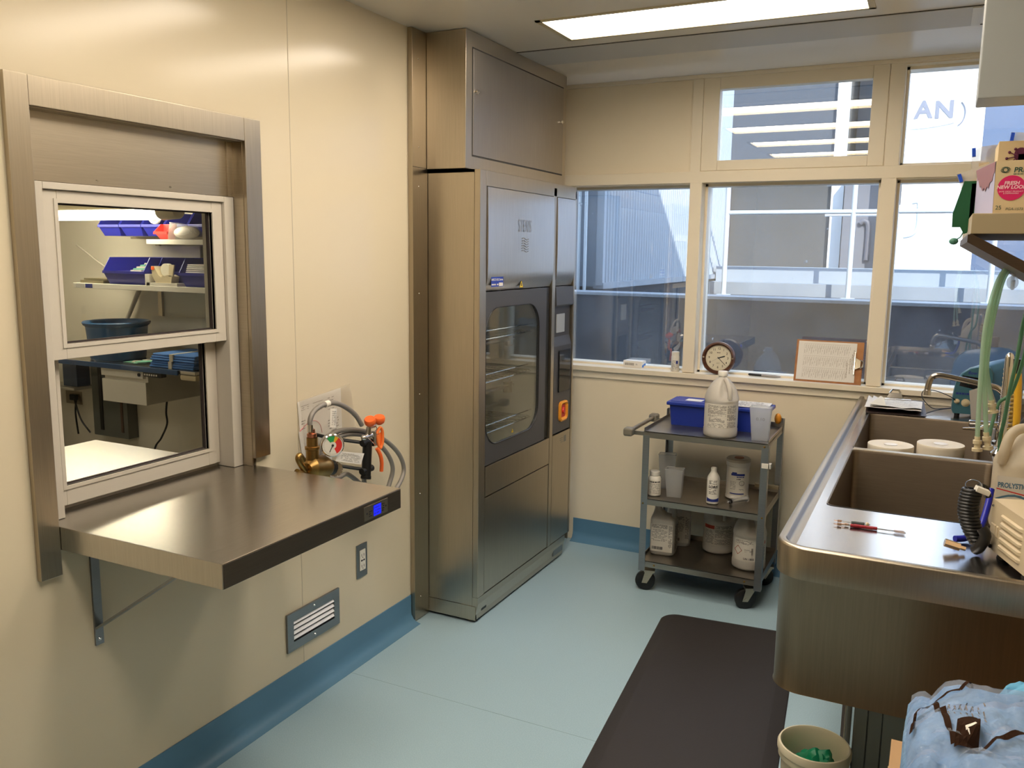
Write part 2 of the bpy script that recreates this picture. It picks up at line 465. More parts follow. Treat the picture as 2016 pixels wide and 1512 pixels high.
# ceiling, with a shallow recess per lamp
LAMPS = [(.48, 2.98, 1.62, 3.30), (.50, 2.17, 1.64, 2.49), (.50, 1.36, 1.64, 1.68), (.50, .55, 1.64, .87)]
b = MB()
ysl = sorted(set([BY, FY + .15] + [l_[1] for l_ in LAMPS] + [l_[3] for l_ in LAMPS]))
xsl = [-.15, .48, .50, 1.62, 1.64, RXW + .12]
for i in range(5):
    for j in range(len(ysl) - 1):
        cx, cy = (xsl[i] + xsl[i + 1]) / 2, (ysl[j] + ysl[j + 1]) / 2
        if any(l_[0] < cx < l_[2] and l_[1] < cy < l_[3] for l_ in LAMPS): continue
        b.box(xsl[i], ysl[j], CZ, xsl[i + 1], ysl[j + 1], CZ + .12)
ceil = struct('ceiling', b, M_ceil, smooth=False, weld=True)
b = MB().box(.0, 3.408, CZ - .004, 1.945, 3.672, CZ + .001); b.build('diffuser_strip', M_ceil2, ceil, smooth=False)
b = MB().box(.0, 3.672, CZ - .002, 2.3, 3.680, CZ + .001).box(.0, 3.404, CZ - .002, 2.3, 3.408, CZ + .001); b.build('joint', M_groove, ceil, smooth=False)
b = MB().box(1.915, 3.412, CZ - .006, 1.945, 3.668, CZ); b.build('grille_end', M_white, ceil, smooth=False)

for i, (x0, y0, x1, y1) in enumerate(LAMPS):
    lab = ['long recessed ceiling light above the wheeled cart, near the window wall', 'long recessed ceiling light nearer the room entrance, second from the window wall', 'long recessed ceiling light above the pass-through shelf, third from the window wall', 'long recessed ceiling light furthest from the window wall'][i]
    t = thing('ceiling_light', lab, 'light', (x0, y0, CZ), 0, 'recessed ceiling lights')
    b = MB(); z = CZ - .004
    for (a, c, d, e) in ((x0, y0, x1, y0 + .018), (x0, y1 - .018, x1, y1), (x0, y0, x0 + .022, y1), (x1 - .022, y0, x1, y1)):
        b.box(a, c, z, d, e, CZ + .022)
    b.build('trim_frame', M_cream, t, smooth=False)
    b = MB().box(x0 + .02, y0 + .016, CZ + .010, x1 - .02, y1 - .016, CZ + .02); b.build('diffuser', M_lamp, t, smooth=False)
    b = MB().box(x0, y0, CZ + .022, x1, y1, CZ + .06); b.build('housing', M_white, t, smooth=False)

# coved blue base round the room
def cove(name, pts, nrm, z=.12):
    b = MB(); nx, ny = nrm
    prof = [(0, z), (.004, z), (.004, .048), (.007, .032), (.016, .016), (.030, .006), (.050, .001), (.050, 0), (0, 0)]
    rr = [[(p[0] + nx * a, p[1] + ny * a, h) for a, h in prof] for p in pts]
    b.rings(rr, True, True)
    struct(name, b, M_cove, ang=60)
cove('baseboard_left', [(0, BY), (0, 2.86)], (1, 0))
cove('baseboard_far', [(.20, FY), (RXW, FY)], (0, -1))
cove('baseboard_right', [(RXW, BY), (RXW, FY)], (-1, 0))
cove('baseboard_back', [(0, BY), (RXW, BY)], (0, 1))

# ------------------------------------------------------------------ windows
def win(n, x0, x1, z0, z1, sash=.0, pane=M_wglass):
    gy = FY + .105
    b = MB(); w = .012
    for (a, c, d, e) in ((x0, x0 + w, z0, z1), (x1 - w, x1, z0, z1), (x0, x1, z0, z0 + w), (x0, x1, z1 - w, z1)):
        b.box(a, FY + .06, c if False else d, c, FY + .15, e)
    o = struct('window_%d' % n, b, M_trimp, smooth=False)
    g = MB().box(x0 + w * .5, gy, z0 + w * .5, x1 - w * .5, gy + .006, z1 - w * .5); g.build('pane', pane, o, smooth=False)
    return o
win(1, .10, .769, .961, 1.885); win(2, .829, 1.622, .961, 1.888); win(3, 1.685, 2.30, .961, 1.885)
win(5, 1.689, 2.30, 1.945, 2.366)
# awning sash of the upper middle window
b = MB()
for (a, c, d, e) in ((.815, .893, 1.945, 2.382), (1.558, 1.625, 1.945, 2.382), (.893, 1.558, 1.945, 1.992), (.893, 1.558, 2.318, 2.382)):
    b.box(a, FY - .004, d, c, FY + .05, e, 0, .003)
o4 = struct('window_4', b, M_trimp)
MB().box(.885, FY + .03, 1.985, 1.565, FY + .036, 2.325).build('pane', M_wglass, o4, smooth=False)
# mullion and rail faces, slightly proud of the wall
b = MB()
b.box(.7695, FY - .014, .966, .8285, FY + .0, 1.89, 0, .003)
b.box(1.6225, FY - .014, .966, 1.6845, FY + .0, 1.89, 0, .003)
b.box(.05, FY - .010, 1.889, 2.31, FY + .02, 1.943, 0, .003)
b.box(.765, FY - .008, 1.94, .8145, FY + .02, CZ, 0, .002)
b.box(1.628, FY - .008, 1.94, 1.687, FY - .001, CZ, 0, .002)
b.box(.05, FY - .012, 2.372, 2.31, FY + .02, CZ, 0, .002)
struct('trim_1', b, M_trimp)
b = MB().box(.11, FY - .002, 1.95, .758, FY + .001, 2.37); struct('trim_2', b, M_far, smooth=False)
b = MB()   # stool and apron
b.box(.03, FY - .030, .938, 2.31, FY + .058, .9635, 0, .003)
b.box(.03, FY - .012, .900, 2.31, FY + .005, .938, 0, .003)
struct('trim_3', b, M_trimp)

# ================================================================== PASS-THROUGH WINDOW
t = thing('pass_through_surround', 'wide brushed stainless steel surround framing the pass-through window', 'window surround', (0, 1.64, .75))
b = MB()
fo, fi = (1.240, 2.035, .752, 1.932), (1.302, 1.968, .874, 1.864)
th = .016; fi = (1.2965, 1.968, .874, 1.864)
b.box(0, fo[0], fo[2], th, fi[0], fo[3], 0, .002); 
b.box(0, fi[1], .90, th, fo[1], fo[3], 0, .002)
b.box(0, fi[0], fi[3], th, fi[1], fo[3], 0, .002)
b.build('face_frame', M_steelv, t)
b = MB()   # liner returning into the wall
b.box(-.15, 1.2965, .8745, .004, 1.3035, 1.866); b.box(-.15, 1.9665, .8745, .004, 1.97, 1.866); b.box(-.15, 1.30, 1.862, .004, 1.97, 1.866)
b.build('liner', M_steel, t, smooth=False)
b = MB().box(-.045, 1.304, 1.703, -.036, 1.940, 1.862); b.box(-.045, 1.940, 1.7025, -.030, 1.944, 1.862)
b.build('header_panel', M_steel, t, smooth=False)
b = MB().box(-.045, 1.944, 1.7025, -.034, 1.9665, 1.862); b.build('side_filler', M_steel, t, smooth=False)
for y, z in ((1.50, 1.715), (1.73, 1.715), (1.955, 1.71), (1.955, 1.85)):
    MB().cyl((-.036, y, z), (-.033, y, z), .0035, .002, 12).build('screw', M_chrome, t)

t = thing('sash_window', 'cream metal double-hung sash window inside the steel surround', 'window', (-.05, 1.64, .874))
b = MB()
b.box(-.13, 1.304, .8745, -.035, 1.350, 1.702, 0, .002); b.box(-.13, 1.928, .8745, -.035, 1.966, 1.702, 0, .002)
b.box(-.13, 1.350, 1.685, -.035, 1.928, 1.702, 0, .002); b.box(-.13, 1.35, .8745, -.105, 1.928, .884)
b.build('jamb_frame', M_alu, t)
def sash(x, y0, y1, z0, z1, st, rt, rb, nm):
    b = MB(); d = .028
    b.box(x - d, y0, z0, x, y0 + st, z1, 0, .0015); b.box(x - d, y1 - st, z0, x, y1, z1, 0, .0015)
    b.box(x - d, y0 + st, z0, x, y1 - st, z0 + rb, 0, .0015); b.box(x - d, y0 + st, z1 - rt, x, y1 - st, z1, 0, .0015)
    o = b.build(nm, M_alu, t)
    i0, i1, k0, k1 = y0 + st, y1 - st, z0 + rb, z1 - rt
    c = MB(); g = .004
    c.box(x - .02, i0, k0, x - .012, i0 + g, k1); c.box(x - .02, i1 - g * 1.6, k0, x - .012, i1, k1); c.box(x - .02, i0, k0, x - .012, i1, k0 + g); c.box(x - .02, i0, k1 - g, x - .012, i1, k1)
    c.build('gasket', M_alud, o, smooth=False)
    c = MB(); g = .010
    c.box(x - .010, i0, k0, x + .003, i0 - g, k1); c.box(x - .010, i1 + g, k0, x + .003, i1, k1); c.box(x - .010, i0 - g, k0, x + .003, i1 + g, k0 - g); c.box(x - .010, i0 - g, k1 + g, x + .003, i1 + g, k1)
    c.build('glazing_bead', M_alu, o, smooth=False)
    MB().box(x - .018, i0, k0, x - .014, i1, k1).build('pane', M_glass, o, smooth=False)
sash(-.045, 1.352, 1.926, 1.272, 1.684, .040, .030, .038, 'upper_sash')
sash(-.092, 1.354, 1.926, .886, 1.300, .044, .03, .052, 'lower_sash')

# ------------------------------------------------------------------ pass-through shelf (one slab on both sides of the wall)
t = thing('pass_through_shelf', 'thick stainless steel shelf running through the pass-through window', 'shelf', (.27, 1.64, .815))
b = MB(); b.box(-.745, 1.297, .8145, .5465, 1.985, .874, 0, .0025, 2)
b.build('top', M_steelt, t)
b = MB().box(.5466, 1.30, .8165, .5474, 1.982, .871); b.build('front_face', steel('steel_shelf_front', (.20, .17, .14), rough=.4), t, smooth=False)
# edge gauge: steel plate with a blue lit display
mp = planemap((.5480, 1.861, .8435), (0, 1, 0), (0, 0, 1))
p = MB().box(.5472, 1.806, .824, .5486, 1.916, .8635, 0, .0006).build('switch_plate', M_steel, t)
b = MB().patch(mp, -.013, .022, -.015, .015, 1, .0013); b.build('display', M_lcd, p, smooth=False)
b = MB(); b.cyl((.5486, 1.818, .8435), (.5492, 1.818, .8435), .0028); b.cyl((.5486, 1.906, .8435), (.5492, 1.906, .8435), .0028)
b.dashes(mp, -.034, -.018, -.013, .012, 4, .5, .0009, seed=5); b.dashes(mp, .026, .038, -.012, .012, 4, .5, .0009, seed=6)
b.dashes(mp, -.010, .019, -.012, .012, 3, .25, .0016, seed=8, word=.003)
b.build('markings', M_inkb, p)

def bracket(y):
    t = thing('shelf_bracket', 'flat steel bar bracket under the pass-through shelf', 'bracket', (0, y, .53))
    b = MB(); b.box(.0002, y - .012, .527, .006, y + .012, .813); b.build('wall_bar', M_steeld, t, smooth=False)
    b = MB().box(.006, y - .012, .808, .42, y + .012, .8143); b.build('shelf_bar', M_steeld, t, smooth=False)
    b = MB(); d = Vector((.36, 0, .238)).normalized(); n = Vector((-d.z, 0, d.x)) * .003; p0 = Vector((.006, 0, .574)); p1 = Vector((.36, 0, .808))
    r = [[p0 + n + Vector((0, y - .011, 0)), p0 + n + Vector((0, y + .011, 0)), p0 - n + Vector((0, y + .011, 0)), p0 - n + Vector((0, y - .011, 0))]]
    r.append([q + (p1 - p0) for q in r[0]]); b.rings(r); b.build('brace', M_steeld, t, smooth=False)
    for z in (.542, .79): MB().cyl((.006, y, z), (.0085, y, z), .005, .003, 12).build('screw', M_chrome, t)
    return t
bracket(1.393)['label'] = 'flat steel bar bracket under the near end of the pass-through shelf'

# ------------------------------------------------------------------ outlet and louvred vent on the left wall
t = thing('wall_outlet', 'white outlet with steel plate low on the left wall', 'outlet', (0, 2.522, .32))
MB().box(.0002, 2.490, .317, .005, 2.556, .448, 0, .0015).build('cover_plate', M_steeld, t)
b = MB().box(.005, 2.506, .345, .008, 2.541, .425, 0, .001); r_ = b.build('receptacle', M_white, t)
b = MB()
for z in (.362, .405):
    b.box(.008, 2.515, z - .005, .0084, 2.517, z + .005); b.box(.008, 2.529, z - .005, .0084, 2.531, z + .005); b.cyl((.008, 2.523, z - .010), (.0084, 2.523, z - .010), .002)
b.box(.008, 2.512, .381, .0086, 2.522, .387); b.box(.008, 2.526, .381, .0086, 2.535, .387)
b.build('slots', M_inkb, r_, smooth=False)

t = thing('air_vent', 'louvred metal air vent low on the left wall below the shelf', 'vent', (0, 2.238, .19))
b = MB(); y0, y1, z0, z1 = 2.098, 2.378, .190, .326; w = .031
def mitre(b, y0, y1, z0, z1, w, x=.008):
    for q in (((y0, z0), (y1, z0), (y1 - w, z0 + w), (y0 + w, z0 + w)), ((y1, z0), (y1, z1), (y1 - w, z1 - w), (y1 - w, z0 + w)), ((y1, z1), (y0, z1), (y0 + w, z1 - w), (y1 - w, z1 - w)), ((y0, z1), (y0, z0), (y0 + w, z0 + w), (y0 + w, z1 - w))):
        b.rings([[(.0002, a, c) for a, c in q], [(x, a, c) for a, c in q]])
mitre(b, y0, y1, z0, z1, w - .0004); b.build('frame', M_steeld, t, smooth=False)
MB().box(.0003, y0 + w, z0 + w, .001, y1 - w, z1 - w).build('dark_back', M_black, t, smooth=False)
for k in range(4):
    z = z0 + w + .010 + k * .0185
    b = MB(); b.rings([[(.0015, yy, z + .006), (.0078, yy, z - .003), (.0084, yy, z - .002), (.0022, yy, z + .008)] for yy in (y0 + w, y1 - w)]); b.build('louver', mat('louver_white', (.88, .88, .92), .3), t, smooth=False)
for z in (z0 + .014, z1 - .014): MB().cyl((.008, 2.238, z), (.0105, 2.238, z), .005, .0035, 14).build('screw', M_chrome, t)

# ------------------------------------------------------------------ papers in a clear sleeve on the wall
t = thing('document_sleeve', 'printed papers in a crumpled clear sleeve taped to the wall behind the hose', 'papers', (0, 2.33, .86))
q = [(2.180, 1.052), (2.458, 1.072), (2.488, .888), (2.208, .845)]
def sheet(b, q, x, n=14, amp=.0, sd=0.0, mi=0, th=.0006):
    for s_ in (0, 1):
        vv = []; 
        for i in range(n + 1):
            for j in range(n + 1):
                u, v = i / n, j / n
                y = (q[0][0] * (1 - u) + q[1][0] * u) * (1 - v) + (q[3][0] * (1 - u) + q[2][0] * u) * v
                z = (q[0][1] * (1 - u) + q[1][1] * u) * (1 - v) + (q[3][1] * (1 - u) + q[2][1] * u) * v
                vv.append((x + amp * (.5 + .5 * noise.noise(Vector((y * 14 + sd, z * 14, 3)))) + s_ * th, y, z))
        ff = [(i * (n + 1) + j, i * (n + 1) + j + 1, (i + 1) * (n + 1) + j + 1, (i + 1) * (n + 1) + j) for i in range(n) for j in range(n)]
        b.add(vv, ff, mi)
b = MB(); sheet(b, [(2.184, 1.045), (2.415, 1.063), (2.42, .87), (2.20, .85)], .002); pg = b.build('page', M_whitep, t)
b = MB(); sheet(b, [(2.184, .945), (2.32, .965), (2.36, .80), (2.215, .77)], .0035); b.build('page', M_whitep, t)
mp = planemap((.0032, 2.19, .86), (0, 1, .07), (0, 0, 1))
b = MB()
for (a, c, d, e, r_, h_) in ((.01, .05, .15, .17, 3, .25), (.07, .13, .13, .17, 4, .2), (.15, .2, .12, .17, 5, .22), (.01, .03, .05, .12, 8, .4), (.09, .13, .03, .09, 6, .3), (.15, .21, .02, .09, 7, .3)):
    b.dashes(mp, a, c, d, e, r_, h_, .0006, seed=int(a * 900) + 2, word=.006)
b.build('print', M_ink, pg, smooth=False)
b = MB(); pts = [(.0044, 2.19 + .0, .945), (.0044, 2.235, .967), (.0044, 2.27, .968), (.0044, 2.295, .95), (.0044, 2.305, .92)]
b.tube(catmull(pts, 5), .0012, 6); b.build('red_line', mat('pink_ink', (.65, .12, .16), .6), pg)
b = MB(); sheet(b, q, .006, 24, .012, 5.0, th=.0008); b.build('clear_sleeve', M_sleeve, t)

# ------------------------------------------------------------------ drench hose unit (mixing valve, gauge, coiled hose, hand spray)
t = thing('drench_hose_unit', 'brass mixing valve with gauge and coiled grey hose with orange capped hand spray', 'emergency eyewash', (.06, 2.2, .80))
X = .12
b = MB()
b.lathe([(.0, 0), (.026, 0), (.026, .012), (.021, .014), (.021, .05), (.024, .052), (.024, .060), (.018, .062), (.018, .09)], M=T(X, 2.113, .862), seg=20)
b.tube([(X, 2.085, .853), (X, 2.10, .853), (X, 2.16, .843), (X, 2.185, .838)], .03, 24, rr=[.020, .038, .040, .030])
b.tube([(X, 2.11, .905), (X - .005, 2.12, .86), (X - .02, 2.13, .82), (.03, 2.14, .80), (.001, 2.14, .80)], .018, 16)
b.cyl((X - .02, 2.06, .80), (X - .02, 2.20, .80), .020, seg=18)
b.cyl((X - .02, 2.2, .8), (.045, 2.2, .8), .014, seg=16)
b.build('valve_body', M_brass, t)
b = MB(); b.tube(catmull([(X, 2.075, .85), (X, 2.058, .872), (X, 2.045, .895), (X, 2.052, .905), (X, 2.068, .885)], 4), .010, 10)
b.tube(catmull([(X, 2.085, .835), (X, 2.06, .845), (X, 2.035, .856)], 4), .010, 10); b.build('wing_lever', M_brass, t)
MB().lathe([(0, 0), (.0155, 0), (.0155, .012), (.011, .014), (.011, .026), (0, .026)], M=T(X, 2.112, .953), seg=18).build('copper_fitting', M_copper, t)
k = MB(); k.tube([(X, 2.178, .84), (X, 2.21, .83)], .028, 12, rr=[.026, .026]); kn = k.build('adjuster', M_black, t)
b = MB(T(X + .012, 2.222, .826) @ RZ(.55) @ RX(0) ); 
b.M = T(X + .01, 2.214, .826) @ Matrix.Rotation(math.radians(52), 4, 'Z') @ RX(math.radians(90)) 
for i in range(12):
    a = 2 * PI * i / 12; b.box(-.0042, .016, -.008, .0042, .0245, .008, M=RZ(a))
b.cyl((0, 0, -.008), (0, 0, .009), .0205, seg=24)
b.build('knob', M_steel, t)
# gauge facing the room
gm = T(X + .035, 2.172, .918) @ Matrix.Rotation(math.radians(52), 4, 'Z') @ RX(math.radians(90))
b = MB(gm); b.lathe([(0, -.022), (.036, -.022), (.038, -.018), (.038, .002), (.035, .004), (.034, 0)], seg=36); b.build('gauge_case', M_chrome, t)
gf = MB(gm).lathe([(0, .001), (.0345, .001)], seg=36).build('gauge_face', M_white, t)
def sector(b, a0, a1, r0, r1, z, mi=0, n=10):
    for i in range(n):
        p, q_ = [math.radians(a0 + (a1 - a0) * (i + j) / n) for j in (0, 1)]
        b.add([(r0 * math.cos(p), r0 * math.sin(p), z), (r1 * math.cos(p), r1 * math.sin(p), z), (r1 * math.cos(q_), r1 * math.sin(q_), z), (r0 * math.cos(q_), r0 * math.sin(q_), z)], [(0, 1, 2, 3)], mi)
b = MB(gm); sector(b, 75, 128, .012, .031, .0016, 0); sector(b, 50, 75, .012, .031, .0016, 1); sector(b, -65, 50, .012, .031, .0016, 2)
for i in range(20):
    a = math.radians(130 + i * 8.5); b.add([(.027 * math.cos(a), .027 * math.sin(a), .0018), (.031 * math.cos(a), .031 * math.sin(a), .0018), (.031 * math.cos(a + .04), .031 * math.sin(a + .04), .0018)], [(0, 1, 2)], 3)
b.cyl((0, 0, .0016), (0, 0, .0035), .004, mi=3)
b.add([(-.001, 0, .003), (.001, 0, .003), (-.010, -.022, .003), (-.012, -.021, .003)], [(0, 1, 2, 3)], 3)
b.build('dial', [mat('dial_green', (.02, .30, .08), .5), M_yellow, M_red, M_inkb], gf, smooth=False)
# hoses
b = MB()
H = [(2.104, .972), (2.108, 1.016), (2.139, 1.042), (2.19, 1.050), (2.242, 1.043), (2.296, 1.019), (2.345, .985), (2.378, .945)]
b.tube(catmull([(X, y, z) for y, z in H], 6), .0085, 12)
H = [(2.20, .865), (2.222, .908), (2.249, .925), (2.294, .934), (2.356, .929), (2.42, .914), (2.506, .881), (2.582, .836), (2.642, .781), (2.667, .728), (2.648, .685), (2.58, .645), (2.48, .635), (2.42, .66), (2.395, .72), (2.385, .757)]
b.tube(catmull([(X - .05 + .05 * (i / 15), y, z) for i, (y, z) in enumerate(H)], 6), .0085, 12)
H = [(2.225, .85), (2.248, .882), (2.27, .900), (2.315, .913), (2.378, .909), (2.456, .887), (2.524, .844), (2.575, .795), (2.600, .743), (2.594, .698), (2.56, .655), (2.48, .66), (2.44, .70), (2.352, .768), (2.3, .767), (2.245, .783), (2.20, .81)]
b.tube(catmull([(X - .025 - .03 * abs(i - 8) / 8, y, z) for i, (y, z) in enumerate(H)], 6), .0085, 12)
b.build('hose', M_hose, t)
MB().tube([(X, 2.180, 1.049), (X, 2.2, 1.0505)], .0105, 14).build('hose_collar', M_white, t)
MB().tube([(X, 2.104, .972), (X, 2.105, .995)], .0095, 14).build('ferrule', M_chrome, t)
# hand spray
b = MB(); b.cyl((X + .01, 2.385, .757), (X + .01, 2.397, .885), .0165, seg=20); b.cyl((X + .01, 2.383, .752), (X + .01, 2.385, .762), .0185)
b.tube([(X + .01, 2.365, .882), (X + .01, 2.385, .886), (X + .01, 2.40, .882)], .012, 12)
b.tube([(X + .01, 2.36, .782), (X + .01, 2.42, .784)], .012, 12)
b.build('grip', M_black, t)
b = MB()
b.tube(catmull([(.02, 2.25, .925), (.05, 2.30, .905), (X, 2.372, .884)], 4), .006, 8)
b.tube(catmull([(.02, 2.25, .835), (.05, 2.30, .812), (X, 2.372, .788)], 4), .006, 8)
b.box(.0195, 2.235, .80, .028, 2.265, .86); b.build('wall_bracket', M_black, t)
b = MB(); b.cyl((X + .01, 2.398, .885), (X + .012, 2.402, .935), .009, seg=16); b.cyl((X + .012, 2.372, .902), (X + .012, 2.432, .904), .0085, seg=14)
b.sphere((X + .012, 2.372, .902), .0105); b.box(X + .002, 2.418, .862, X + .022, 2.436, .918, 0, .003)
b.tube([(X + .012, 2.402, .935), (X + .012, 2.436, .935)], .008, 12)
b.tube([(X + .02, 2.386, .90), (X + .022, 2.425, .868)], .0016, 6)
b.build('spray_head', M_chrome, t)
b = MB()
for (y, z, a) in ((2.407, .950, .1), (2.462, .947, -.1)):
    b.lathe([(0, .019), (.018, .018), (.0205, .014), (.0205, .004), (.018, -.004), (.010, -.012), (0, -.012)], M=T(X + .015, y, z) @ RX(.35 + a) @ RY(.2), seg=22)
b.build('dust_cap', M_orange, t)
b = MB(); b.tube(catmull([(X + .03, 2.424, .856), (X + .036, 2.436, .83), (X + .036, 2.444, .80), (X + .032, 2.447, .768)], 5), .007, 10); b.build('squeeze_lever', M_orange, t)
b = MB(); b.tube(catmull([(X + .02, 2.438, .905), (X + .024, 2.452, .925), (X + .026, 2.464, .91), (X + .026, 2.464, .868), (X + .024, 2.452, .85), (X + .022, 2.444, .87), (X + .02, 2.44, .90)], 5), .0055, 8)
b.box(X + .016, 2.448, .862, X + .022, 2.470, .905, 0, .001); b.build('safety_strap', mat('orange_strap', (.85, .20, .04), .5), t)
b = MB(); b.tube(catmull([(X + .015, 2.425, .945), (X + .02, 2.44, .925), (X + .02, 2.43, .915), (X + .02, 2.445, .905)], 5), .0011, 6); b.build('cap_tether', M_black, t)
def tag(nm, q, seed):
    b = MB(); P = [Vector((X + .014 + c, a, z)) for a, z, c in q]
    n = 8
    for sgn in (0, 1):
        vv = []
        for i in range(n + 1):
            u = i / n
            for j in range(3):
                v = j / 2; p = (P[0] * (1 - u) + P[1] * u) * (1 - v) + (P[3] * (1 - u) + P[2] * u) * v
                vv.append(p + Vector((.006 * math.sin(u * PI * 1.3) + sgn * .0006, 0, 0)))
        b.add(vv, [(i * 3 + j, i * 3 + j + 1, i * 3 + j + 4, i * 3 + j + 3) for i in range(n) for j in range(2)])
    o = b.build(nm, M_whitep, t)
    def mp(u, v, d=0):
        p = (P[0] * (1 - u) + P[1] * u) * (1 - v) + (P[3] * (1 - u) + P[2] * u) * v
        return p + Vector((.006 * math.sin(u * PI * 1.3) + .0012, 0, 0))
    d = MB(); d.dashes(mp, .12, .9, .1, .9, 8, .3, seed=seed, word=.04); d.build('print', M_ink, o, smooth=False)
tag('hang_tag', [(2.190, 1.036, 0), (2.230, 1.029, 0), (2.224, .966, 0), (2.186, .973, 0)], 4)
tag('hang_tag', [(2.200, .893, .02), (2.350, .853, .02), (2.330, .818, .02), (2.186, .862, .02)], 9)

# ================================================================== WASHER (tall steel unit in the corner)
t = thing('washer_disinfector', 'tall stainless steel washer with glass door in the corner', 'instrument washer', (.13, 3.46, 0))
y0, y1 = 2.972, 3.960
b = MB()   # body shell round the chamber: side, top, columns; front plane x=.255
b.box(-.55, y0, .075, .2349, y0 + .006, 1.866)           # near side sheet
b.box(-.55, y1 - .006, .075, .255, y1, 1.866)           # far side sheet
b.box(-.55, y0, 1.855, .2349, y1, 1.866)                 # top
b.box(-.56, y0, .075, -.55, y1, 1.866)                  # back
b.build('body_shell', M_steelm, t, smooth=False)
b = MB()
b.box(.235, y0, .1125, .262, 3.026, 1.866, 0, .003)
b.box(.235, 3.026, 1.805, .262, y1, 1.866, 0, .003)
b.box(.235, 3.684, .1125, .262, 3.718, 1.845, 0, .002)
b.box(.235, 3.944, .1125, .262, y1, 1.845, 0, .002)
b.build('front_frame', M_steelm, t)
# bowed upper sheet with embossed lettering
def bowed(b, ya, yb, za, zb, bulge, x=.256, n=24, mi=0):
    rr = []
    for i in range(n + 1):
        v = i / n; z = za + (zb - za) * v
        e = bulge * math.sin(PI * min(1, v * 1.0)) ** .6
        e2 = .0
        if v < .16: e2 = -.016 * (1 - v / .16) ** 2
        rr.append([(x + e + e2 + .008, ya, z), (x + e + e2 + .008, yb, z), (.20, yb, z), (.20, ya, z)])
    b.rings(rr, True, True, mi)
b = MB(); bowed(b, 3.030, 3.680, 1.392, 1.803, .004); up = b.build('upper_panel', steel('steel_bow', (.62, .60, .57), rough=.22, grain=(60, 60, 1.2), wob=.05), t)
mp = planemap((.2694, 3.365, 1.658), (0, 1, 0), (0, 0, 1))
b = MB(); b.text('STERIS', .072, mp, 0, 0, .0006, sx=.62, bold=.0005)
for k in range(6):
    pts = [mp(-.032 + .064 * i / 12, -.052 - k * .0105 + .004 * math.sin(2 * PI * i / 12), .0006) for i in range(13)]
    b.tube(pts, .0012, 6)
b.build('embossed_logo', mat('emboss_shadow', (.46, .44, .42), .4, 1.0), up)
mp = planemap((.2655, 3.114, 1.428), (0, 1, 0), (0, 0, 1))
o = MB().patch(mp, -.054, .054, -.020, .020).build('model_badge', M_stickb, up, smooth=False)
b = MB(); b.text('AMSCO 5052 Series', .0125, mp, -.002, .0085, .0005, bold=.0002); b.dashes(mp, -.05, .01, -.016, -.006, 1, .6, .0005, seed=2); b.patch(mp, .015, .050, -.018, -.004, 1, .0004); b.build('lettering', M_white, o, smooth=False)
def warn(par, y, z, s, x, nm='warning_sign'):
    mp = planemap((x, y, z), (0, 1, 0), (0, 0, 1))
    b = MB(); b.add([mp(-s, -s * .8, 0), mp(s, -s * .8, 0), mp(0, s, 0)], [(0, 1, 2)]); b.add([mp(-s * .78, -s * .68, .0004), mp(s * .78, -s * .68, .0004), mp(0, s * .76, .0004)], [(0, 1, 2)], 1)
    b.add([mp(-s * .2, -s * .4, .0007), mp(s * .2, -s * .4, .0007), mp(s * .1, s * .25, .0007), mp(-s * .1, s * .25, .0007)], [(0, 1, 2, 3)], 0)
    b.build(nm, [M_inkb, M_yel_sign], par, smooth=False)
warn(up, 3.348, 1.412, .021, .262)
# lower panels
b = MB(); b.box(.20, 3.030, .537, .262, 3.680, .664, 0, .0015); b.build('door_sill_panel', M_steelm, t)
b = MB(); b.box(.20, 3.030, .115, .260, 3.680, .532, 0, .0015); b.build('lower_panel', M_steelm, t)
b = MB(); bowed(b, 3.722, 3.940, 1.392, 1.803, .004); b.build('column_upper_panel', MATS['steel_bow'], t)
b = MB(); b.box(.20, 3.722, .115, .261, 3.940, .664, 0, .0015); cp = b.build('column_lower_panel', M_steelm, t)
mp = planemap((.2614, 3.86, .63), (0, 1, 0), (0, 0, 1)); b = MB(); b.dashes(mp, -.05, -.01, -.02, .01, 3, .4, seed=3); b.patch(mp, .0, .03, -.02, .012, 1, .0003); b.build('etched_marks', M_steeld, cp, smooth=False)
# plinth
b = MB(); b.rings([[(.262, yy, .112), (.262, yy, .085), (.250, yy, .035), (.250, yy, .012), (.18, yy, .012), (.18, yy, .112)] for yy in (y0 + .001, 3.90)])
b.box(.02, y0 - .002, .012, .250, y0 + .01, .073); b.build('plinth', M_steelm, t, smooth=False)
MB().box(.2505, 3.02, .038, .2535, 3.065, .062, 0, .002).build('plinth_slot', M_black, t)
MB().box(.251, 3.77, .035, .2575, 3.885, .078, 0, .001).build('drain_plate', M_steeld, t)
for (x, y) in ((.21, 3.01), (.21, 3.86)): MB().cyl((x, y, 0), (x, y, .014), .022, seg=18).build('levelling_foot', M_card, t)
# glass door: charcoal leaf with a rounded window
def rrect(cy, cz, w, h, r, n=8):
    out = []
    for sx, sz, a0 in ((1, 1, 0), (-1, 1, 90), (-1, -1, 180), (1, -1, 270)):
        for i in range(n + 1):
            a = math.radians(a0 + 90 * i / n); out.append((cy + sx * (w / 2 - r) + r * math.cos(a), cz + sz * (h / 2 - r) + r * math.sin(a)))
    return out
wy, wz, ww, wh = 3.290, 1.034, .520, .576
inn = rrect(wy, wz, ww, wh, .11)
def out_match(inn, y0, y1, z0, z1, cy, cz):
    o = []
    for y, z in inn:
        dy, dz = y - cy, z - cz
        s = min((y1 - cy) / dy if dy > 1e-6 else 1e9, (y0 - cy) / dy if dy < -1e-6 else 1e9, (z1 - cz) / dz if dz > 1e-6 else 1e9, (z0 - cz) / dz if dz < -1e-6 else 1e9)
        o.append((cy + dy * s, cz + dz * s))
    return o
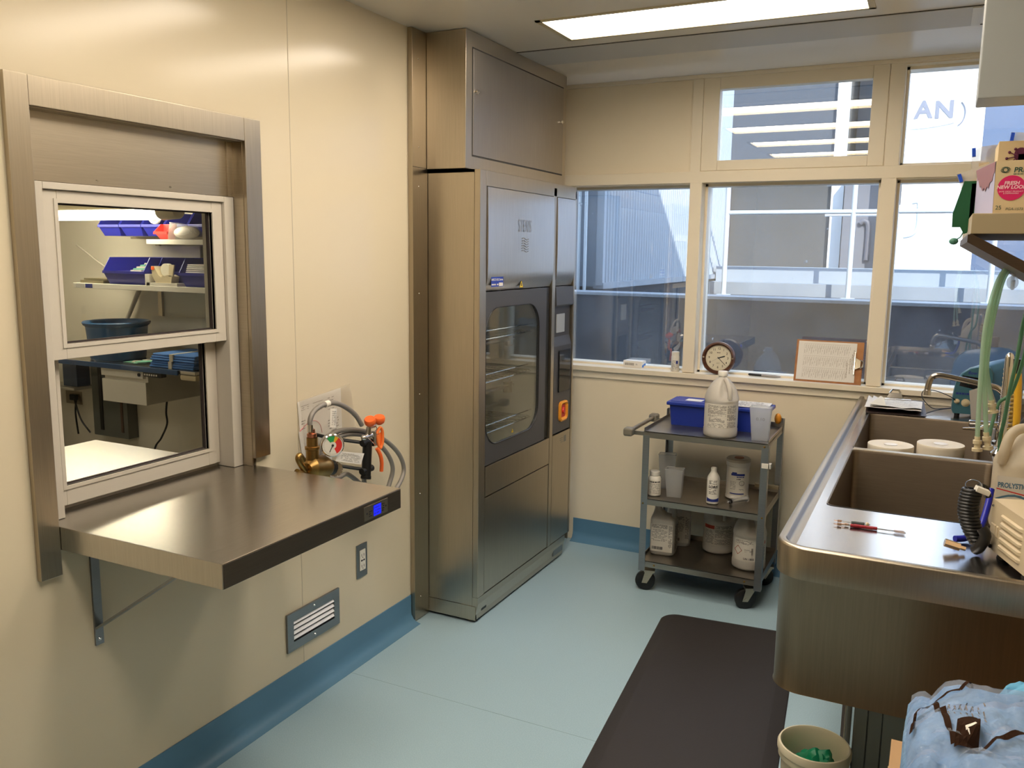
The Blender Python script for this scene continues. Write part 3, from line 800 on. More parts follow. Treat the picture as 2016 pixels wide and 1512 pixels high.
def fill_corner(ring, y0, y1, z0, z1):
    # snap the point nearest each corner onto it
    r = list(ring)
    for c in ((y0, z0), (y0, z1), (y1, z0), (y1, z1)):
        i = min(range(len(r)), key=lambda k: (r[k][0] - c[0]) ** 2 + (r[k][1] - c[1]) ** 2); r[i] = c
    return r
outr = fill_corner(out_match(inn, 3.030, 3.628, .668, 1.388, wy, wz), 3.030, 3.628, .668, 1.388)
b = MB()
xs_ = (.246, .258)
b.rings([[(xs_[0], y, z) for y, z in inn], [(xs_[1], y, z) for y, z in inn], [(xs_[1], y, z) for y, z in outr], [(xs_[0], y, z) for y, z in outr]], True, False, loop=True)
dr = b.build('glass_door', M_char, t, ang=30)
b = MB(); b.prism(rrect(wy, wz, ww - .002, wh - .002, .109), lambda y, z: (.249, y, z), lambda y, z: (.254, y, z)); b.build('door_pane', M_mglass, dr)
b = MB(); r2 = rrect(wy, wz, ww - .012, wh - .012, .104); b.tube([(.2585, y, z) for y, z in rrect(wy, wz, ww, wh, .11)], .0022, 6, loop=True); b.build('window_gasket', M_black, dr)
warn(dr, 3.29, .772, .012, .2556)
b = MB(); b.box(.225, 3.632, .668, .250, 3.680, 1.388, 0, .002); b.build('door_channel', M_black, t)
# chamber behind the glass with two racks
b = MB(); cx0, cx1, cy0, cy1, cz0, cz1 = -.42, .236, 3.00, 3.62, .69, 1.36
b.add([(cx1, cy0, cz0), (cx0, cy0, cz0), (cx0, cy1, cz0), (cx1, cy1, cz0), (cx1, cy0, cz1), (cx0, cy0, cz1), (cx0, cy1, cz1), (cx1, cy1, cz1)], [(0, 1, 2, 3), (7, 6, 5, 4), (0, 4, 5, 1), (1, 5, 6, 2), (2, 6, 7, 3)])
b.build('chamber', mat('chamber_steel', (.86, .82, .74), .35, .7), t, smooth=False)
def rack(z, nm='rack'):
    b = MB(); r = .0032
    for i in range(17):
        y = 3.04 + i * .0335; b.cyl((.20, y, z), (-.38, y, z), r * .8, seg=6)
    for x in (.20, .0, -.2, -.38): b.cyl((x, 3.03, z - .006), (x, 3.59, z - .006), r, seg=6)
    b.cyl((.205, 3.03, z + .03), (.205, 3.59, z + .03), r, seg=6)
    b.build(nm, M_chrome, t)
rack(.785); rack(1.005); rack(1.19)
def arm(z, nm='spray_arm'):
    b = MB(); b.box(-.10, 3.04, z - .008, -.07, 3.58, z + .008, 0, .006); b.lathe([(0, -.02), (.03, -.02), (.035, 0), (.03, .02), (0, .02)], M=T(-.085, 3.31, z), seg=20)
    b.box(.10, 3.10, z - .007, .13, 3.56, z + .007, 0, .005); b.cyl((.115, 3.52, z - .03), (.115, 3.52, z + .02), .022, seg=16)
    b.build(nm, M_steel, t)
arm(1.15); arm(.93)
b = MB(); b.cyl((-.2, 3.33, .75), (-.2, 3.33, 1.3), .008); b.tube(catmull([(-.1, 3.45, .90), (-.1, 3.45, .96), (.1, 3.45, .97), (.1, 3.56, .97), (.1, 3.57, .90)], 4), .003, 6); b.build('feed_pipe', M_chrome, t)
# control column
b = MB(); b.box(.20, 3.722, .668, .248, 3.940, 1.388, 0, .002)
b.rings([[(.248, yy, 1.386), (.262, yy, 1.386), (.268, yy, 1.300), (.264, yy, 1.294), (.248, yy, 1.296)] for yy in (3.726, 3.938)])
b.rings([[(.247, yy, .672), (.259, yy, .672), (.259, yy, 1.10), (.247, yy, 1.15)] for yy in (3.726, 3.938)])
cc = b.build('control_panel', M_char, t, smooth=False)
MB().box(.2485, 3.765, 1.165, .253, 3.862, 1.255, 0, .001).build('printer_window', mat('printer_grey', (.42, .44, .45), .3), cc)
MB().box(.2595, 3.778, .872, .266, 3.915, 1.078, 0, .002).build('touch_screen', M_blackg, cc)
b = MB(); rg = rrect(3.842, .772, .098, .100, .022, 5); ri = rrect(3.842, .772, .062, .064, .014, 5)
b.rings([[(.259, y, z) for y, z in rg], [(.268, y, z) for y, z in rg], [(.272, y, z) for y, z in rrect(3.842, .772, .082, .084, .018, 5)], [(.262, y, z) for y, z in ri]], True, False); e_ = b.build('emergency_stop_guard', M_yelo, cc)
b = MB(); b.prism(ri, lambda y, z: (.2592, y, z), lambda y, z: (.2625, y, z)); b.cyl((.262, 3.842, .775), (.271, 3.842, .775), .016, .013); b.build('emergency_stop_button', M_red, e_)

# wall flashing strip beside the washer
t = thing('corner_flashing', 'narrow stainless trim strip on the wall beside the washer', 'trim strip', (0, 2.92, 0))
b = MB(); b.box(.0002, 2.862, .004, .022, 2.969, 2.388, 0, .001); b.box(.0002, 2.9695, .0, .001, 2.9705, .01); b.build('strip', M_steelv, t)
b = MB(); b.box(.0221, 2.862, 1.872, .0228, 2.969, 1.874); b.build('joint', M_groove, t, smooth=False)
for z in (2.28, 1.95, 1.80, 1.38, .97, .55, .10): MB().cyl((.022, 2.905, z), (.0235, 2.905, z), .003, .002, 10).build('rivet', M_chrome, t)

# boxed steel cabinet above the washer
t = thing('overhead_steel_cabinet', 'boxed stainless steel access cabinet above the washer, up to the ceiling', 'cabinet', (.1, 3.46, 1.878))
ya, yb, xf = 2.963, 3.950, .200
b = MB(); b.box(.023, ya, 1.8705, xf, yb, 2.3885, 0, .002); bd = b.build('housing', M_steelm, t)
b = MB(); b.box(xf, 3.018, 1.925, xf + .0035, 3.905, 2.325, 0, .0012); d = b.build('access_door', steel('steel_cabdoor', (.40, .36, .31), rough=.30, grain=(60, 60, 1.2), wob=.18), t)
for y in (3.038, 3.878):
    k = MB(); k.cyl((xf + .0035, y, 2.166), (xf + .012, y, 2.166), .011, .009, 18); k.box(xf + .012, y - .010, 2.163, xf + .016, y + .010, 2.169, 0, .001); k.build('latch', M_chrome, d)
b = MB(); b.box(xf + .0001, 3.012, 1.919, xf + .0006, 3.911, 2.331); b.build('shadow_gap', M_groove, bd, smooth=False)

# ================================================================== SINK BENCH
t = thing('sink_bench', 'long stainless steel double basin sink bench with rounded corner', 'sink', (1.95, 3.0, .58))
SX, SY, ZT = 1.602, 1.885, .900
def corner_path(off, r=.075, n=10):
    # outline from far-left, down the left side, round the near-left corner, to the right wall
    out = [(SX + off, FY - .002)]
    out.append((SX + off, SY + r))
    cx, cy = SX + r, SY + r
    for i in range(n + 1):
        a = math.radians(180 + 90 * i / n); out.append((cx + (r - off) * math.cos(a), cy + (r - off) * math.sin(a)))
    out.append((RXW - .001, SY + off))
    return out
NP = len(corner_path(0))
def sweep(b, prof, mi=0, closed=False):
    rr = [corner_path(o) for o, z in prof]
    rings = [[(rr[k][i][0], rr[k][i][1], prof[k][1]) for k in range(len(prof))] for i in range(NP)]
    b.rings(rings, closed, closed, mi)
# apron with overlapping upper band
b = MB(); sweep(b, [(.006, .845), (.008, .842), (.008, .578), (.006, .573), (.014, .573), (.014, .845)], closed=True); b.build('apron', steel('steel_apron', (.25, .19, .13), grain=(40, 40, 1.2), rough=.26), t, ang=50)
b = MB(); sweep(b, [(.0, .843), (.0, .911), (.002, .915), (.006, .9165), (.015, .9165), (.019, .914), (.021, .904), (.025, .9005), (.040, .900), (.040, .896), (.004, .896), (.004, .843)], closed=True)
b.build('rolled_rim', M_steelc, t, ang=50)
BX0, BX1 = 1.668, 2.088
BA = [(3.080, 3.800), (2.318, 3.050)]     # far and near basins (y)
b = MB()   # deck with two openings
xs = [SX + .04, BX0, BX1, RXW - .001]; ysd = [SY + .04, 2.318, 3.050, 3.080, 3.800, FY - .002]
for i in range(3):
    for j in range(5):
        if i == 1 and j in (1, 3): continue
        b.box(xs[i], ysd[j], .895, xs[i + 1], ysd[j + 1], .900)
b.build('deck', steel('steel_deck', (.60, .60, .61), rough=.15, grain=(60, 2, 2), wob=.10, rough2=.28), t, smooth=False, weld=True)
# divider bead and side rail of the near deck corner
for k, (a, c) in enumerate(BA):
    b = MB(); zb = .62
    def br(off, z): return [(x, y, z) for x, y in rrect((BX0 + BX1) / 2, (a + c) / 2, BX1 - BX0 - 2 * off, c - a - 2 * off, .022, 4)]
    rings = [br(-.004, .9012), br(0, .9005), br(.003, .893), br(.004, zb + .03), br(.012, zb + .008), br(.03, zb)]
    b.rings(rings, True, False); rl = rings[-1]
    b.add(rl, [tuple(range(len(rl)))])
    bo = b.build('basin', M_steelb, t, ang=50)
    MB().lathe([(0, .002), (.035, .002), (.045, 0)], c=((BX0 + BX1) / 2, (a + c) / 2, zb), seg=24).build('drain', M_chrome, bo)
b = MB().box(BX0, 3.052, .893, BX1, 3.078, .9035, 0, .004); b.build('divider', M_steel, t)
b = MB()
for y in (2.5, 3.9):
    for x in ((1.745,) if y < 3 else (1.745, 2.25)):
        b2 = MB(); b2.cyl((x, y, .0), (x, y, .62), .014, seg=16); b2.lathe([(0, 0), (.022, 0), (.022, .012), (.014, .03)], c=(x, y, 0), seg=16); b2.build('leg', M_chrome, t)
MB().cyl((1.745, 2.5, .2), (1.745, 3.9, .2), .008).build('stretcher', M_chrome, t)
MB().box(1.78, 2.35, .573, 2.30, 3.9, .60).build('underframe', M_steeld, t, smooth=False)

# grey under-bench cabinet
t = thing('under_bench_cabinet', 'plain grey panelled cabinet standing under the sink bench', 'cabinet', (2.05, 2.9, 0))
b = MB(); b.box(1.772, 2.345, 0, 2.31, 3.30, .565); b.build('body', mat('grey_green_laminate', (.19, .20, .18), .5), t, smooth=False)
for x0_, x1_ in ((1.776, 1.806), (1.809, 1.842), (1.845, 2.06), (2.063, 2.305)):
    MB().box(x0_, 2.338, .03, x1_, 2.345, .56, 0, .001).build('front_panel', MATS['grey_green_laminate'], t)

# ================================================================== SINK TAPS AND HOSES
t = thing('sink_faucet', 'chrome gooseneck sink faucet with long swivel spout over the far basin', 'faucet', (2.13, 3.40, .90))
b = MB(); b.tube(catmull([(1.879, 3.4, 1.064), (1.880, 3.4, 1.085), (1.888, 3.4, 1.117), (1.910, 3.4, 1.130), (1.96, 3.4, 1.124), (2.06, 3.4, 1.107), (2.098, 3.4, 1.098), (2.118, 3.4, 1.078), (2.124, 3.4, 1.04), (2.124, 3.4, .99)], 6), .0105, 16)
b.build('spout', mat('worn_steel_tube', (.45, .41, .36), .18, 1.0), t)
MB().lathe([(0, 0), (.0125, 0), (.0125, .018), (.0105, .02)], c=(1.879, 3.4, 1.055), seg=18).build('aerator', M_chrome, t)
b = MB(); b.lathe([(0, 0), (.028, 0), (.028, .008), (.020, .014), (.017, .05), (.020, .052), (.020, .07), (.014, .075), (.014, .11)], c=(2.124, 3.4, .9005), seg=24); b.build('base', M_chrome, t)
b = MB(); b.cyl((2.03, 3.4, .965), (2.20, 3.4, .965), .013, seg=16); b.box(2.02, 3.386, .953, 2.055, 3.414, .978, 0, .004); b.cyl((2.19, 3.4, .9015), (2.19, 3.4, .965), .016); b.build('valve_bar', M_chrome, t)
b = MB(); b.tube([(2.08, 3.385, .965), (2.05, 3.34, .958), (2.0, 3.33, .956)], .006, 10, rr=[.009, .006, .004]); b.build('lever', M_chrome, t)
t = thing('pre_rinse_riser', 'upright ribbed chrome riser pipe behind the sink', 'pipe', (2.16, 3.2, .90))
b = MB(); b.cyl((2.112, 3.2, .9005), (2.112, 3.2, 1.225), .0135, seg=18); b.sphere((2.112, 3.2, 1.225), .0135, 1, 1, 1.5)
for k in range(18): b.cyl((2.112, 3.2, 1.0 + k * .007), (2.112, 3.2, 1.0035 + k * .007), .0155, seg=16)
b.lathe([(.03, 0), (.03, .008), (.018, .02), (.0135, .03)], c=(2.112, 3.2, .9005), seg=20); b.build('pipe', M_chrome, t)
t = thing('spray_hose', 'yellow coiled hose with black and yellow spray gun behind the sink', 'hose', (2.15, 3.05, .9))
b = MB(); pts = [(2.128 + .021 * math.cos(a), 3.28 + .021 * math.sin(a), .955 + .0023 * a) for a in [i * .45 for i in range(230)]]
b.tube(pts, .0048, 8); b.build('coil', mat('pale_yellow_coil', (.70, .52, .18), .4), t)
b = MB(); b.tube(catmull([(2.145, 3.12, .935), (2.143, 3.10, 1.0), (2.14, 3.10, 1.08), (2.135, 3.1, 1.16), (2.13, 3.1, 1.20)], 4), .011, 12, ); b.tube(catmull([(2.142, 3.10, .916), (2.13, 3.06, .930), (2.13, 3.05, .965), (2.14, 3.06, 1.0)], 4), .012, 12, ); b.build('gun_body', M_yellow, t)
b = MB(); b.cyl((2.13, 3.1, 1.19), (2.128, 3.1, 1.235), .013, seg=14); b.tube([(2.13, 3.08, .985), (2.16, 3.04, .99)], .014, 12); b.sphere((2.165, 3.03, 1.03), .022, 1, 1, 1.6); b.build('gun_grip', M_black, t)

def tubing(name, label, runs, mats_, conns):
    t = thing(name, label, 'tubing', runs[0][0])
    for pts in runs: MB().tube(catmull(pts, 7), .0052, 10).build('tube', mats_, t)
    for (p, q_) in conns:
        b = MB(); v = Vector(q_) - Vector(p); b.tube([Vector(p) + v * s for s in (0, .25, .26, .5, .51, .8, .81, 1.0)], .006, 14, rr=[.0062, .0062, .0095, .0095, .007, .007, .0115, .0115]); b.build('quick_connector', M_cream, t)
    return t
tubing('green_tubing', 'pale green flushing tubes looped over the shelf hook, hanging into the sink',
       [[(2.075, 2.235, 1.46), (2.060, 2.235, 1.512), (2.035, 2.235, 1.536), (2.012, 2.24, 1.515), (1.997, 2.24, 1.46), (1.989, 2.24, 1.38), (1.990, 2.24, 1.28), (1.992, 2.24, 1.20), (1.995, 2.24, 1.13)],
        [(2.078, 2.25, 1.46), (2.064, 2.25, 1.515), (2.040, 2.25, 1.540), (2.018, 2.255, 1.52), (2.004, 2.255, 1.46), (1.997, 2.25, 1.38), (1.996, 2.25, 1.30), (2.006, 2.25, 1.20), (2.013, 2.25, 1.14)],
        [(2.080, 2.262, 1.46), (2.066, 2.262, 1.51), (2.045, 2.262, 1.538), (2.02, 2.265, 1.51), (2.009, 2.265, 1.45), (2.002, 2.265, 1.38), (2.001, 2.265, 1.30), (2.008, 2.265, 1.26), (2.018, 2.262, 1.215)]],
       M_tube, [((1.995, 2.24, 1.135), (1.997, 2.24, 1.10)), ((2.012, 2.25, 1.145), (2.020, 2.25, 1.105)), ((2.017, 2.262, 1.22), (2.024, 2.262, 1.19))])
tubing('green_tubing', 'darker green tubes dropping from the shelf beside the pre-rinse riser',
       [[(2.078, 2.30, 1.46), (2.085, 2.45, 1.42), (2.092, 2.6, 1.376), (2.09, 2.65, 1.28), (2.085, 2.7, 1.19), (2.083, 2.75, 1.10), (2.08, 2.8, 1.03), (2.085, 2.82, .96)],
        [(2.082, 2.30, 1.46), (2.10, 2.5, 1.40), (2.11, 2.7, 1.28), (2.10, 2.85, 1.16), (2.075, 2.9, 1.12), (2.062, 2.9, 1.05), (2.058, 2.9, .99)]],
       film('green_tubing_dark', (.22, .42, .28), .75, .25), [((2.058, 2.9, .995), (2.058, 2.9, .975))])

# ------------------------------------------------------------------ shelf above the bench
t = thing('wall_shelf', 'cream wall shelf on a sloped dark bracket above the sink bench', 'shelf', (2.13, 2.15, 1.5))
MB().box(1.930, 1.80, 1.593, RXW - .001, 2.50, 1.630, 0, .002).build('board', mat('shelf_beige', (.36, .29, .18), .45), t)
b = MB(); y0_, y1_ = 1.803, 2.497
b.rings([[(1.926, yy, 1.592), (1.934, yy, 1.592), (2.329, yy, 1.375), (2.329, yy, 1.345), (1.926, yy, 1.578)] for yy in (y0_, y1_)])
b.build('sloped_bracket', steel('steel_bracket_brown', (.14, .10, .075), rough=.42), t, smooth=False)
b = MB(); b.tube(catmull([(2.035, 2.25, 1.523), (2.035, 2.25, 1.49), (2.035, 2.235, 1.482), (2.035, 2.222, 1.50)], 4), .004, 8); b.sphere((2.035, 2.25, 1.495), .012, 1, .4, 1.3); b.build('hook', M_frost, t)

# white end panel / cabinet at the top right
t = thing('wall_cabinet', 'plain white cabinet end panel hanging from the ceiling at upper right', 'cabinet', (2.12, 1.87, 1.83))
MB().box(1.921, 1.82, 1.836, RXW - .001, 1.93, CZ - .001, 0, .003).build('end_panel', mat('cool_white_laminate', (.34, .36, .36), .4), t)

# ------------------------------------------------------------------ boxes and pouches on the shelf
t = thing('mask_box', 'small tan glove box with magenta round sticker, front of the shelf', 'box', (2.03, 1.85, 1.63))
mrot = T(1.964, 1.835, 1.6305) @ RZ(math.radians(0))
bx = [(1.964, 1.832), (2.084, 1.826), (2.062, 1.99), (1.939, 2.01)]   # footprint, open purple end to the left
b = MB(); b.rings([[(x, y, 1.6305) for x, y in bx], [(bx[0][0] - .002, bx[0][1], 1.7255), (bx[1][0], bx[1][1], 1.7265), (bx[2][0], bx[2][1], 1.7265), (bx[3][0], bx[3][1], 1.7265)]]); b.build('carton', M_tan, t, smooth=False)
b = MB(); b.add([(1.9635, 1.8322, 1.631), (1.9385, 2.0098, 1.631), (1.9375, 2.0098, 1.726), (1.9612, 1.8322, 1.725)], [(0, 1, 2, 3)]); en = b.build('open_end', mat('violet_white_print', (.42, .40, .55), .5), t, smooth=False)
def endmap(u, v): 
    a = Vector((1.9632, 1.8325, 1.631)); c = Vector((1.9382, 2.0095, 1.631)); 
    return a + (c - a) * u + Vector((-.0022, 0, .0935)) * v + Vector((-.0006, 0, 0))
b = MB(); n = 18
for i in range(n):
    u0, u1 = i / n, (i + 1) / n; f0, f1 = [.52 + 1.4 * (u - .45) ** 2 + .05 * math.sin(u * 40) for u in (u0, u1)]
    b.add([endmap(u0, min(f0, 1)), endmap(u1, min(f1, 1)), endmap(u1, 1), endmap(u0, 1)], [(0, 1, 2, 3)])
b.build('plum_print', mat('dusty_plum', (.25, .12, .14), .6), en, smooth=False)
mp = planemap((1.9635, 1.8318, 1.6305), (.12, -.006, 0), (0, 0, 1))
mk = MB(); mk.cyl(mp(.0265, .046, 0), mp(.0265, .046, .0006), .0225, seg=40); st = mk.build('round_sticker', M_magenta, t)
b = MB(); b.text('FRESH', .0088, mp, .0265, .0545, .0010, bold=.0003, shear=.15); b.text('NEW LOOK', .0088, mp, .0265, .0472, .0010, bold=.0003, shear=.15)
b.text('SAME GREAT PRODUCT', .0036, mp, .0265, .0395, .0010); b.text('& DISPENSABLE', .0036, mp, .0265, .0362, .0010); b.build('sticker_lettering', mat('pale_pink_ink', (.85, .55, .60), .6), st, smooth=False)
b = MB(); b.text('PRI-MED', .0130, mp, .0275, .0775, .0006, align='LEFT', bold=.0003, shear=.12); b.dashes(mp, .0275, .09, .0695, .0718, 1, .6, .0006, word=.003)
b.text('25', .0105, mp, .0035, .0105, .0006, align='LEFT'); b.text('PGA-1573', .0066, mp, .020, .008, .0006, align='LEFT', shear=.2)
for i in range(5):
    a = .3 + i * .5; b.tube([mp(.0145 + .008 * math.cos(q) * math.cos(a) - .0035 * math.sin(q) * math.sin(a), .0785 + .008 * math.cos(q) * math.sin(a) * .7 + .0035 * math.sin(q) * math.cos(a), .0006) for q in [j * PI / 5 for j in range(10)]], .0003, 4, loop=True)
b.build('lettering', mat('green_black_ink', (.03, .08, .06), .6), t, smooth=False)

t = thing('glove_box', 'taller tan box with plum logo behind the glove box with the magenta sticker', 'box', (2.05, 2.1, 1.63))
MB().box(1.972, 2.03, 1.6305, 2.24, 2.16, 1.783, 0, .001).build('carton', M_tan, t)
mp = planemap((1.972, 2.0298, 1.6305), (1, 0, 0), (0, 0, 1))
b = MB(); b.text('Cyc', .030, mp, .060, .132, .0006, align='LEFT', bold=.0012, shear=.2); b.build('lettering', M_inkb, t, smooth=False)
b = MB(); b.add([mp(.040 + .012 * math.cos(a), .125 + .014 * math.sin(a), .0006) for a in [2 * PI * i / 14 for i in range(14)]], [tuple(range(14))]); b.patch(mp, .036, .056, .10, .126, 1, .0006)
for (u, v) in ((.020, .13), (.016, .118), (.022, .108), (.030, .136)): b.tube([mp(.036, .122, .0008), mp(u, v, .0008)], .0010, 5); b.sphere(mp(u, v, .0008), .0028, u=8, v=6)
b.build('plum_logo', M_purple, t, smooth=False)

pouch_specs = [(1.932, 2.185, 1.790, -5, .10), (1.944, 2.215, 1.790, 2, .11), (1.958, 2.245, 1.800, 0, .12), (1.976, 2.30, 1.835, 6, .12), (1.930, 2.170, 1.738, -20, .07)]
plab = ['clear pouch with blue tab, leftmost of the upright ones against the bright window', 'clear pouch with blue tab, second of the upright ones from the window side', 'clear pouch with blue tab, just left of the taller tan box', 'clear pouch with blue tab sticking up highest behind the taller tan box', 'clear pouch leaning out lowest over the shelf edge above the green bag']
for i, (xl, y, zt, tilt, w) in enumerate(pouch_specs):
    t = thing('clear_pouch', plab[i], 'pouch', (xl, y, 1.6308), 0, 'clear pouches standing on the shelf', world=False)
    h = zt - 1.6308; n = 8; R = T(.008, 0, 0) @ RY(math.radians(tilt)); b = MB(R)
    for s_ in (-1, 1):
        vv = []
        for a in range(n + 1):
            for c in range(n + 1):
                u, v = a / n, c / n
                vv.append((u * w, s_ * .004 * (1 - (2 * u - 1) ** 2) * (1 - v) + .003 * math.sin(9 * v + i + 3 * u), v * h))
        b.add(vv, [(a * (n + 1) + c, a * (n + 1) + c + 1, (a + 1) * (n + 1) + c + 1, (a + 1) * (n + 1) + c) for a in range(n) for c in range(n)])
    b.build('film', film('pouch_film_%d' % i, (.82, .80, .77), .38, .15), t)
    MB(R).box(.014, -.001, .004, .034, .002, h * .78).build('insert', mat('pouch_insert', (.62, .50, .34), .6), t)
    MB(R).box(.001, -.007, h - .020, .008, .006, h - .002).build('blue_tab', mat('tab_blue', (.01, .08, .62), .5), t)
t = thing('green_cloth_bag', 'dark green bag hanging over the shelf edge against the window', 'bag', (1.915, 2.1, 1.6))
b = MB(); P = [(-.010, 1.705), (.016, 1.705), (.012, 1.625), (.004, 1.60), (-.002, 1.598), (-.010, 1.612), (-.026, 1.612), (-.027, 1.64)]
b.rings([[(1.925 + x * .95, yy, z) for x, z in P] for yy in (2.02, 2.035)]); b.build('cloth', M_bagd, t)
MB().box(1.93, 2.02, 1.6302, 1.965, 2.05, 1.70).build('inner_fold', M_bagd, t)
b = MB(); b.tube([(1.924, 2.03, 1.606), (1.918, 2.03, 1.592)], .0015, 6); b.sphere((1.906, 2.03, 1.583), .009, 1, 1, .8, u=8, v=6); b.tube([(1.918, 2.03, 1.592), (1.906, 2.03, 1.583)], .0015, 6); b.build('drawstring_toggle', mat('toggle_green', (.06, .20, .14), .5), t)

# ------------------------------------------------------------------ things on the bench
# beige ultrasonic / compressor case
t = thing('beige_machine', 'beige metal machine case with pressed louvres on the near end of the bench', 'machine', (2.12, 2.0, .90))
A = Vector((2.030, 2.100, 0)); D = Vector((.32, -.9475, 0)).normalized(); Nn = Vector((D.y, -D.x, 0)); Nn = -Nn if Nn.x > 0 else Nn   # outward normal of the louvred side
ux = D; L = .178; Wd = .20
Q = [A, A + D * L, A + D * L - Nn * Wd, A - Nn * Wd]
b = MB(); b.rings([[Vector((q_.x, q_.y, z)) for q_ in Q] for z in (.914, 1.026)]); 
b.build('case', M_beige, t, smooth=False)
mp = lambda u, v, d=0: tuple(A + D * u + Nn * d + Vector((0, 0, .914 + v)))
for k in range(5):
    b = MB(); v = .092 - k * .0165
    b.rings([[mp(u, v, 0), mp(u, v - .010, 0), mp(u, v - .009, e), mp(u, v - .003, e)] for u, e in ((.050, .0), (.056, .0045), (.145, .0045), (.152, .0))]); b.build('louver', M_beige, t)
b = MB(); b.box(0, 0, 0, 1, 1, 1); b = MB(); b.rings([[mp(u, v, 0) for u, v in ((.006, .036), (.030, .036), (.030, .060), (.006, .060))], [mp(u, v, .002) for u, v in ((.008, .038), (.028, .038), (.028, .058), (.008, .058))]])
b.rings([[mp(u, v, 0) for u, v in ((.033, .034), (.042, .034), (.042, .060), (.033, .060))], [mp(u, v, .002) for u, v in ((.034, .036), (.041, .036), (.041, .058), (.034, .058))]]); b.build('latch', M_beige, t)
for u, v in ((.006, .010), (.007, .098)): MB().cyl(mp(u, v, 0), mp(u, v, .003), .003, .002, 10).build('screw', M_chrome, t)
for q_ in (A + D * .03 - Nn * .022, A + D * .15 - Nn * .022, A + D * .03 - Nn * .17, A + D * .15 - Nn * .17): MB().cyl((q_.x, q_.y, .9002), (q_.x, q_.y, .915), .015, .011, 16).build('rubber_foot', M_black, t)

# black coiled air hose with brass fitting
t = thing('coiled_air_hose', 'black coiled air hose with brass fitting standing against the beige machine', 'hose', (1.995, 2.10, .90))
b = MB(); pts = []
NT = 17
for i in range(NT * 14 + 1):
    a = 2 * PI * i / 14; s = i / (NT * 14)
    c = Vector((1.990 - .010 * math.sin(s * PI), 2.085 + .03 * s, .921 + .118 * s))
    c.x += .012 * (1 - s) * (1 - s) * 2
    pts.append(c + Vector((.0185 * math.cos(a), .0185 * math.sin(a), 0)))
b.tube(pts, .0042, 8)
b.tube(catmull([(2.005, 2.075, .912), (2.012, 2.06, .925), (2.02, 2.06, .95), (2.012, 2.065, .965)], 4), .012, 12)
b.tube([pts[-1], (2.005, 2.12, 1.045), (2.015, 2.13, 1.04), (2.022, 2.135, 1.02)], .008, 10)
b.build('coil', M_black, t)
b = MB(); v = Vector((-.9, -.12, .22)); p = Vector((1.985, 2.075, .9095)); b.tube([p - v * s for s in (.0, -.012, -.013, -.040, -.041, -.047)], .008, 6, rr=[.005, .005, .0092, .0092, .0093, .0093]); 
b.build('brass_fitting', mat('pale_brass', (.85, .62, .42), .2, 1.0), t)
b = MB(); b.tube([(1.990 + .016 * math.cos(a), 2.112, 1.048 + .012 * math.sin(a)) for a in [2 * PI * i / 20 for i in range(20)]], .0008, 5, loop=True); b.build('split_ring', M_chrome, t)
b = MB(T(2.006, 2.106, 1.040) @ RZ(.2) @ RY(.35)); b.box(-.013, -.014, -.006, .016, .008, .006, 0, .002); b.build('tape_label', M_white, t)

t = thing('blue_brush', 'blue plastic brush handle lying behind the coiled air hose', 'brush', (2.0, 2.2, .90))
b = MB(); b.tube(catmull([(1.965, 2.14, .910), (1.99, 2.16, .911), (2.015, 2.19, .925), (2.03, 2.24, .97), (2.036, 2.27, 1.005)], 5), .0075, 10); b.build('handle', mat('deep_blue_plastic', (.01, .015, .35), .4), t)

# translucent detergent jug with blue lettering
t = thing('detergent_jug', 'large milky detergent jug with red and blue label behind the beige machine', 'jug', (2.135, 2.33, .90))
jc = (2.129, 2.335)
def se(rx, ry, z, ex=3.0, n=32):
    out = []
    for k in range(n):
        a = 2 * PI * k / n; ca, sa = math.cos(a), math.sin(a)
        r_ = (abs(ca) ** ex + abs(sa) ** ex) ** (-1 / ex); out.append((jc[0] + rx * ca * r_, jc[1] + ry * sa * r_, z))
    return out
b = MB(); b.rings([se(.07, .06, .9018), se(.088, .078, .908), se(.090, .080, .93), se(.090, .080, 1.060), se(.086, .076, 1.074), se(.065, .062, 1.105), se(.042, .045, 1.135, 2.3), se(.026, .026, 1.152, 2), se(.024, .024, 1.165, 2)])
jb = b.build('body', M_frostj, t, ang=60)
b = MB(); b.tube(catmull([(2.115, 2.31, 1.152), (2.086, 2.30, 1.152), (2.066, 2.29, 1.135), (2.056, 2.28, 1.10), (2.053, 2.28, 1.068)], 5), .012, 12); b.build('handle', M_frostj, t)
b = MB(); b.lathe([(0, .03), (.024, .03), (.027, .026), (.027, 0)], c=(jc[0], jc[1], 1.160), seg=28); b.build('cap', M_white, t)
jm = planemap((2.041, 2.2545, 1.0), (1, 0, 0), (0, 0, 1))
lb = MB().patch(jm, .004, .162, -.055, .044, 1, .0008).build('label', M_label, t, smooth=False)
b = MB(); b.text('PROLYSTICA', .0165, jm, .006, .022, .0012, align='LEFT', bold=.0006, sx=.72)
pw = [(.004 + .158 * i / 12, -.012 + .012 * math.sin(i * .55)) for i in range(13)]
for i in range(12): b.add([jm(pw[i][0], pw[i][1] - .003, .0012), jm(pw[i + 1][0], pw[i + 1][1] - .003, .0012), jm(pw[i + 1][0], pw[i + 1][1] + .002 + i * .0004, .0012), jm(pw[i][0], pw[i][1] + .002, .0012)], [(0, 1, 2, 3)])
b.build('lettering', mat('slate_blue_ink', (.10, .20, .28), .6), lb, smooth=False)
b = MB(); b.add([jm(.004, .012, .0013), jm(.06, .002, .0013), jm(.12, .0, .0013), jm(.12, .002, .0013), jm(.06, .005, .0013), jm(.004, .0145, .0013)], [(0, 1, 2, 3, 4, 5)]); b.patch(jm, .002, .05, -.03, -.016, 1, .0012); b.build('red_band', M_red, lb, smooth=False)

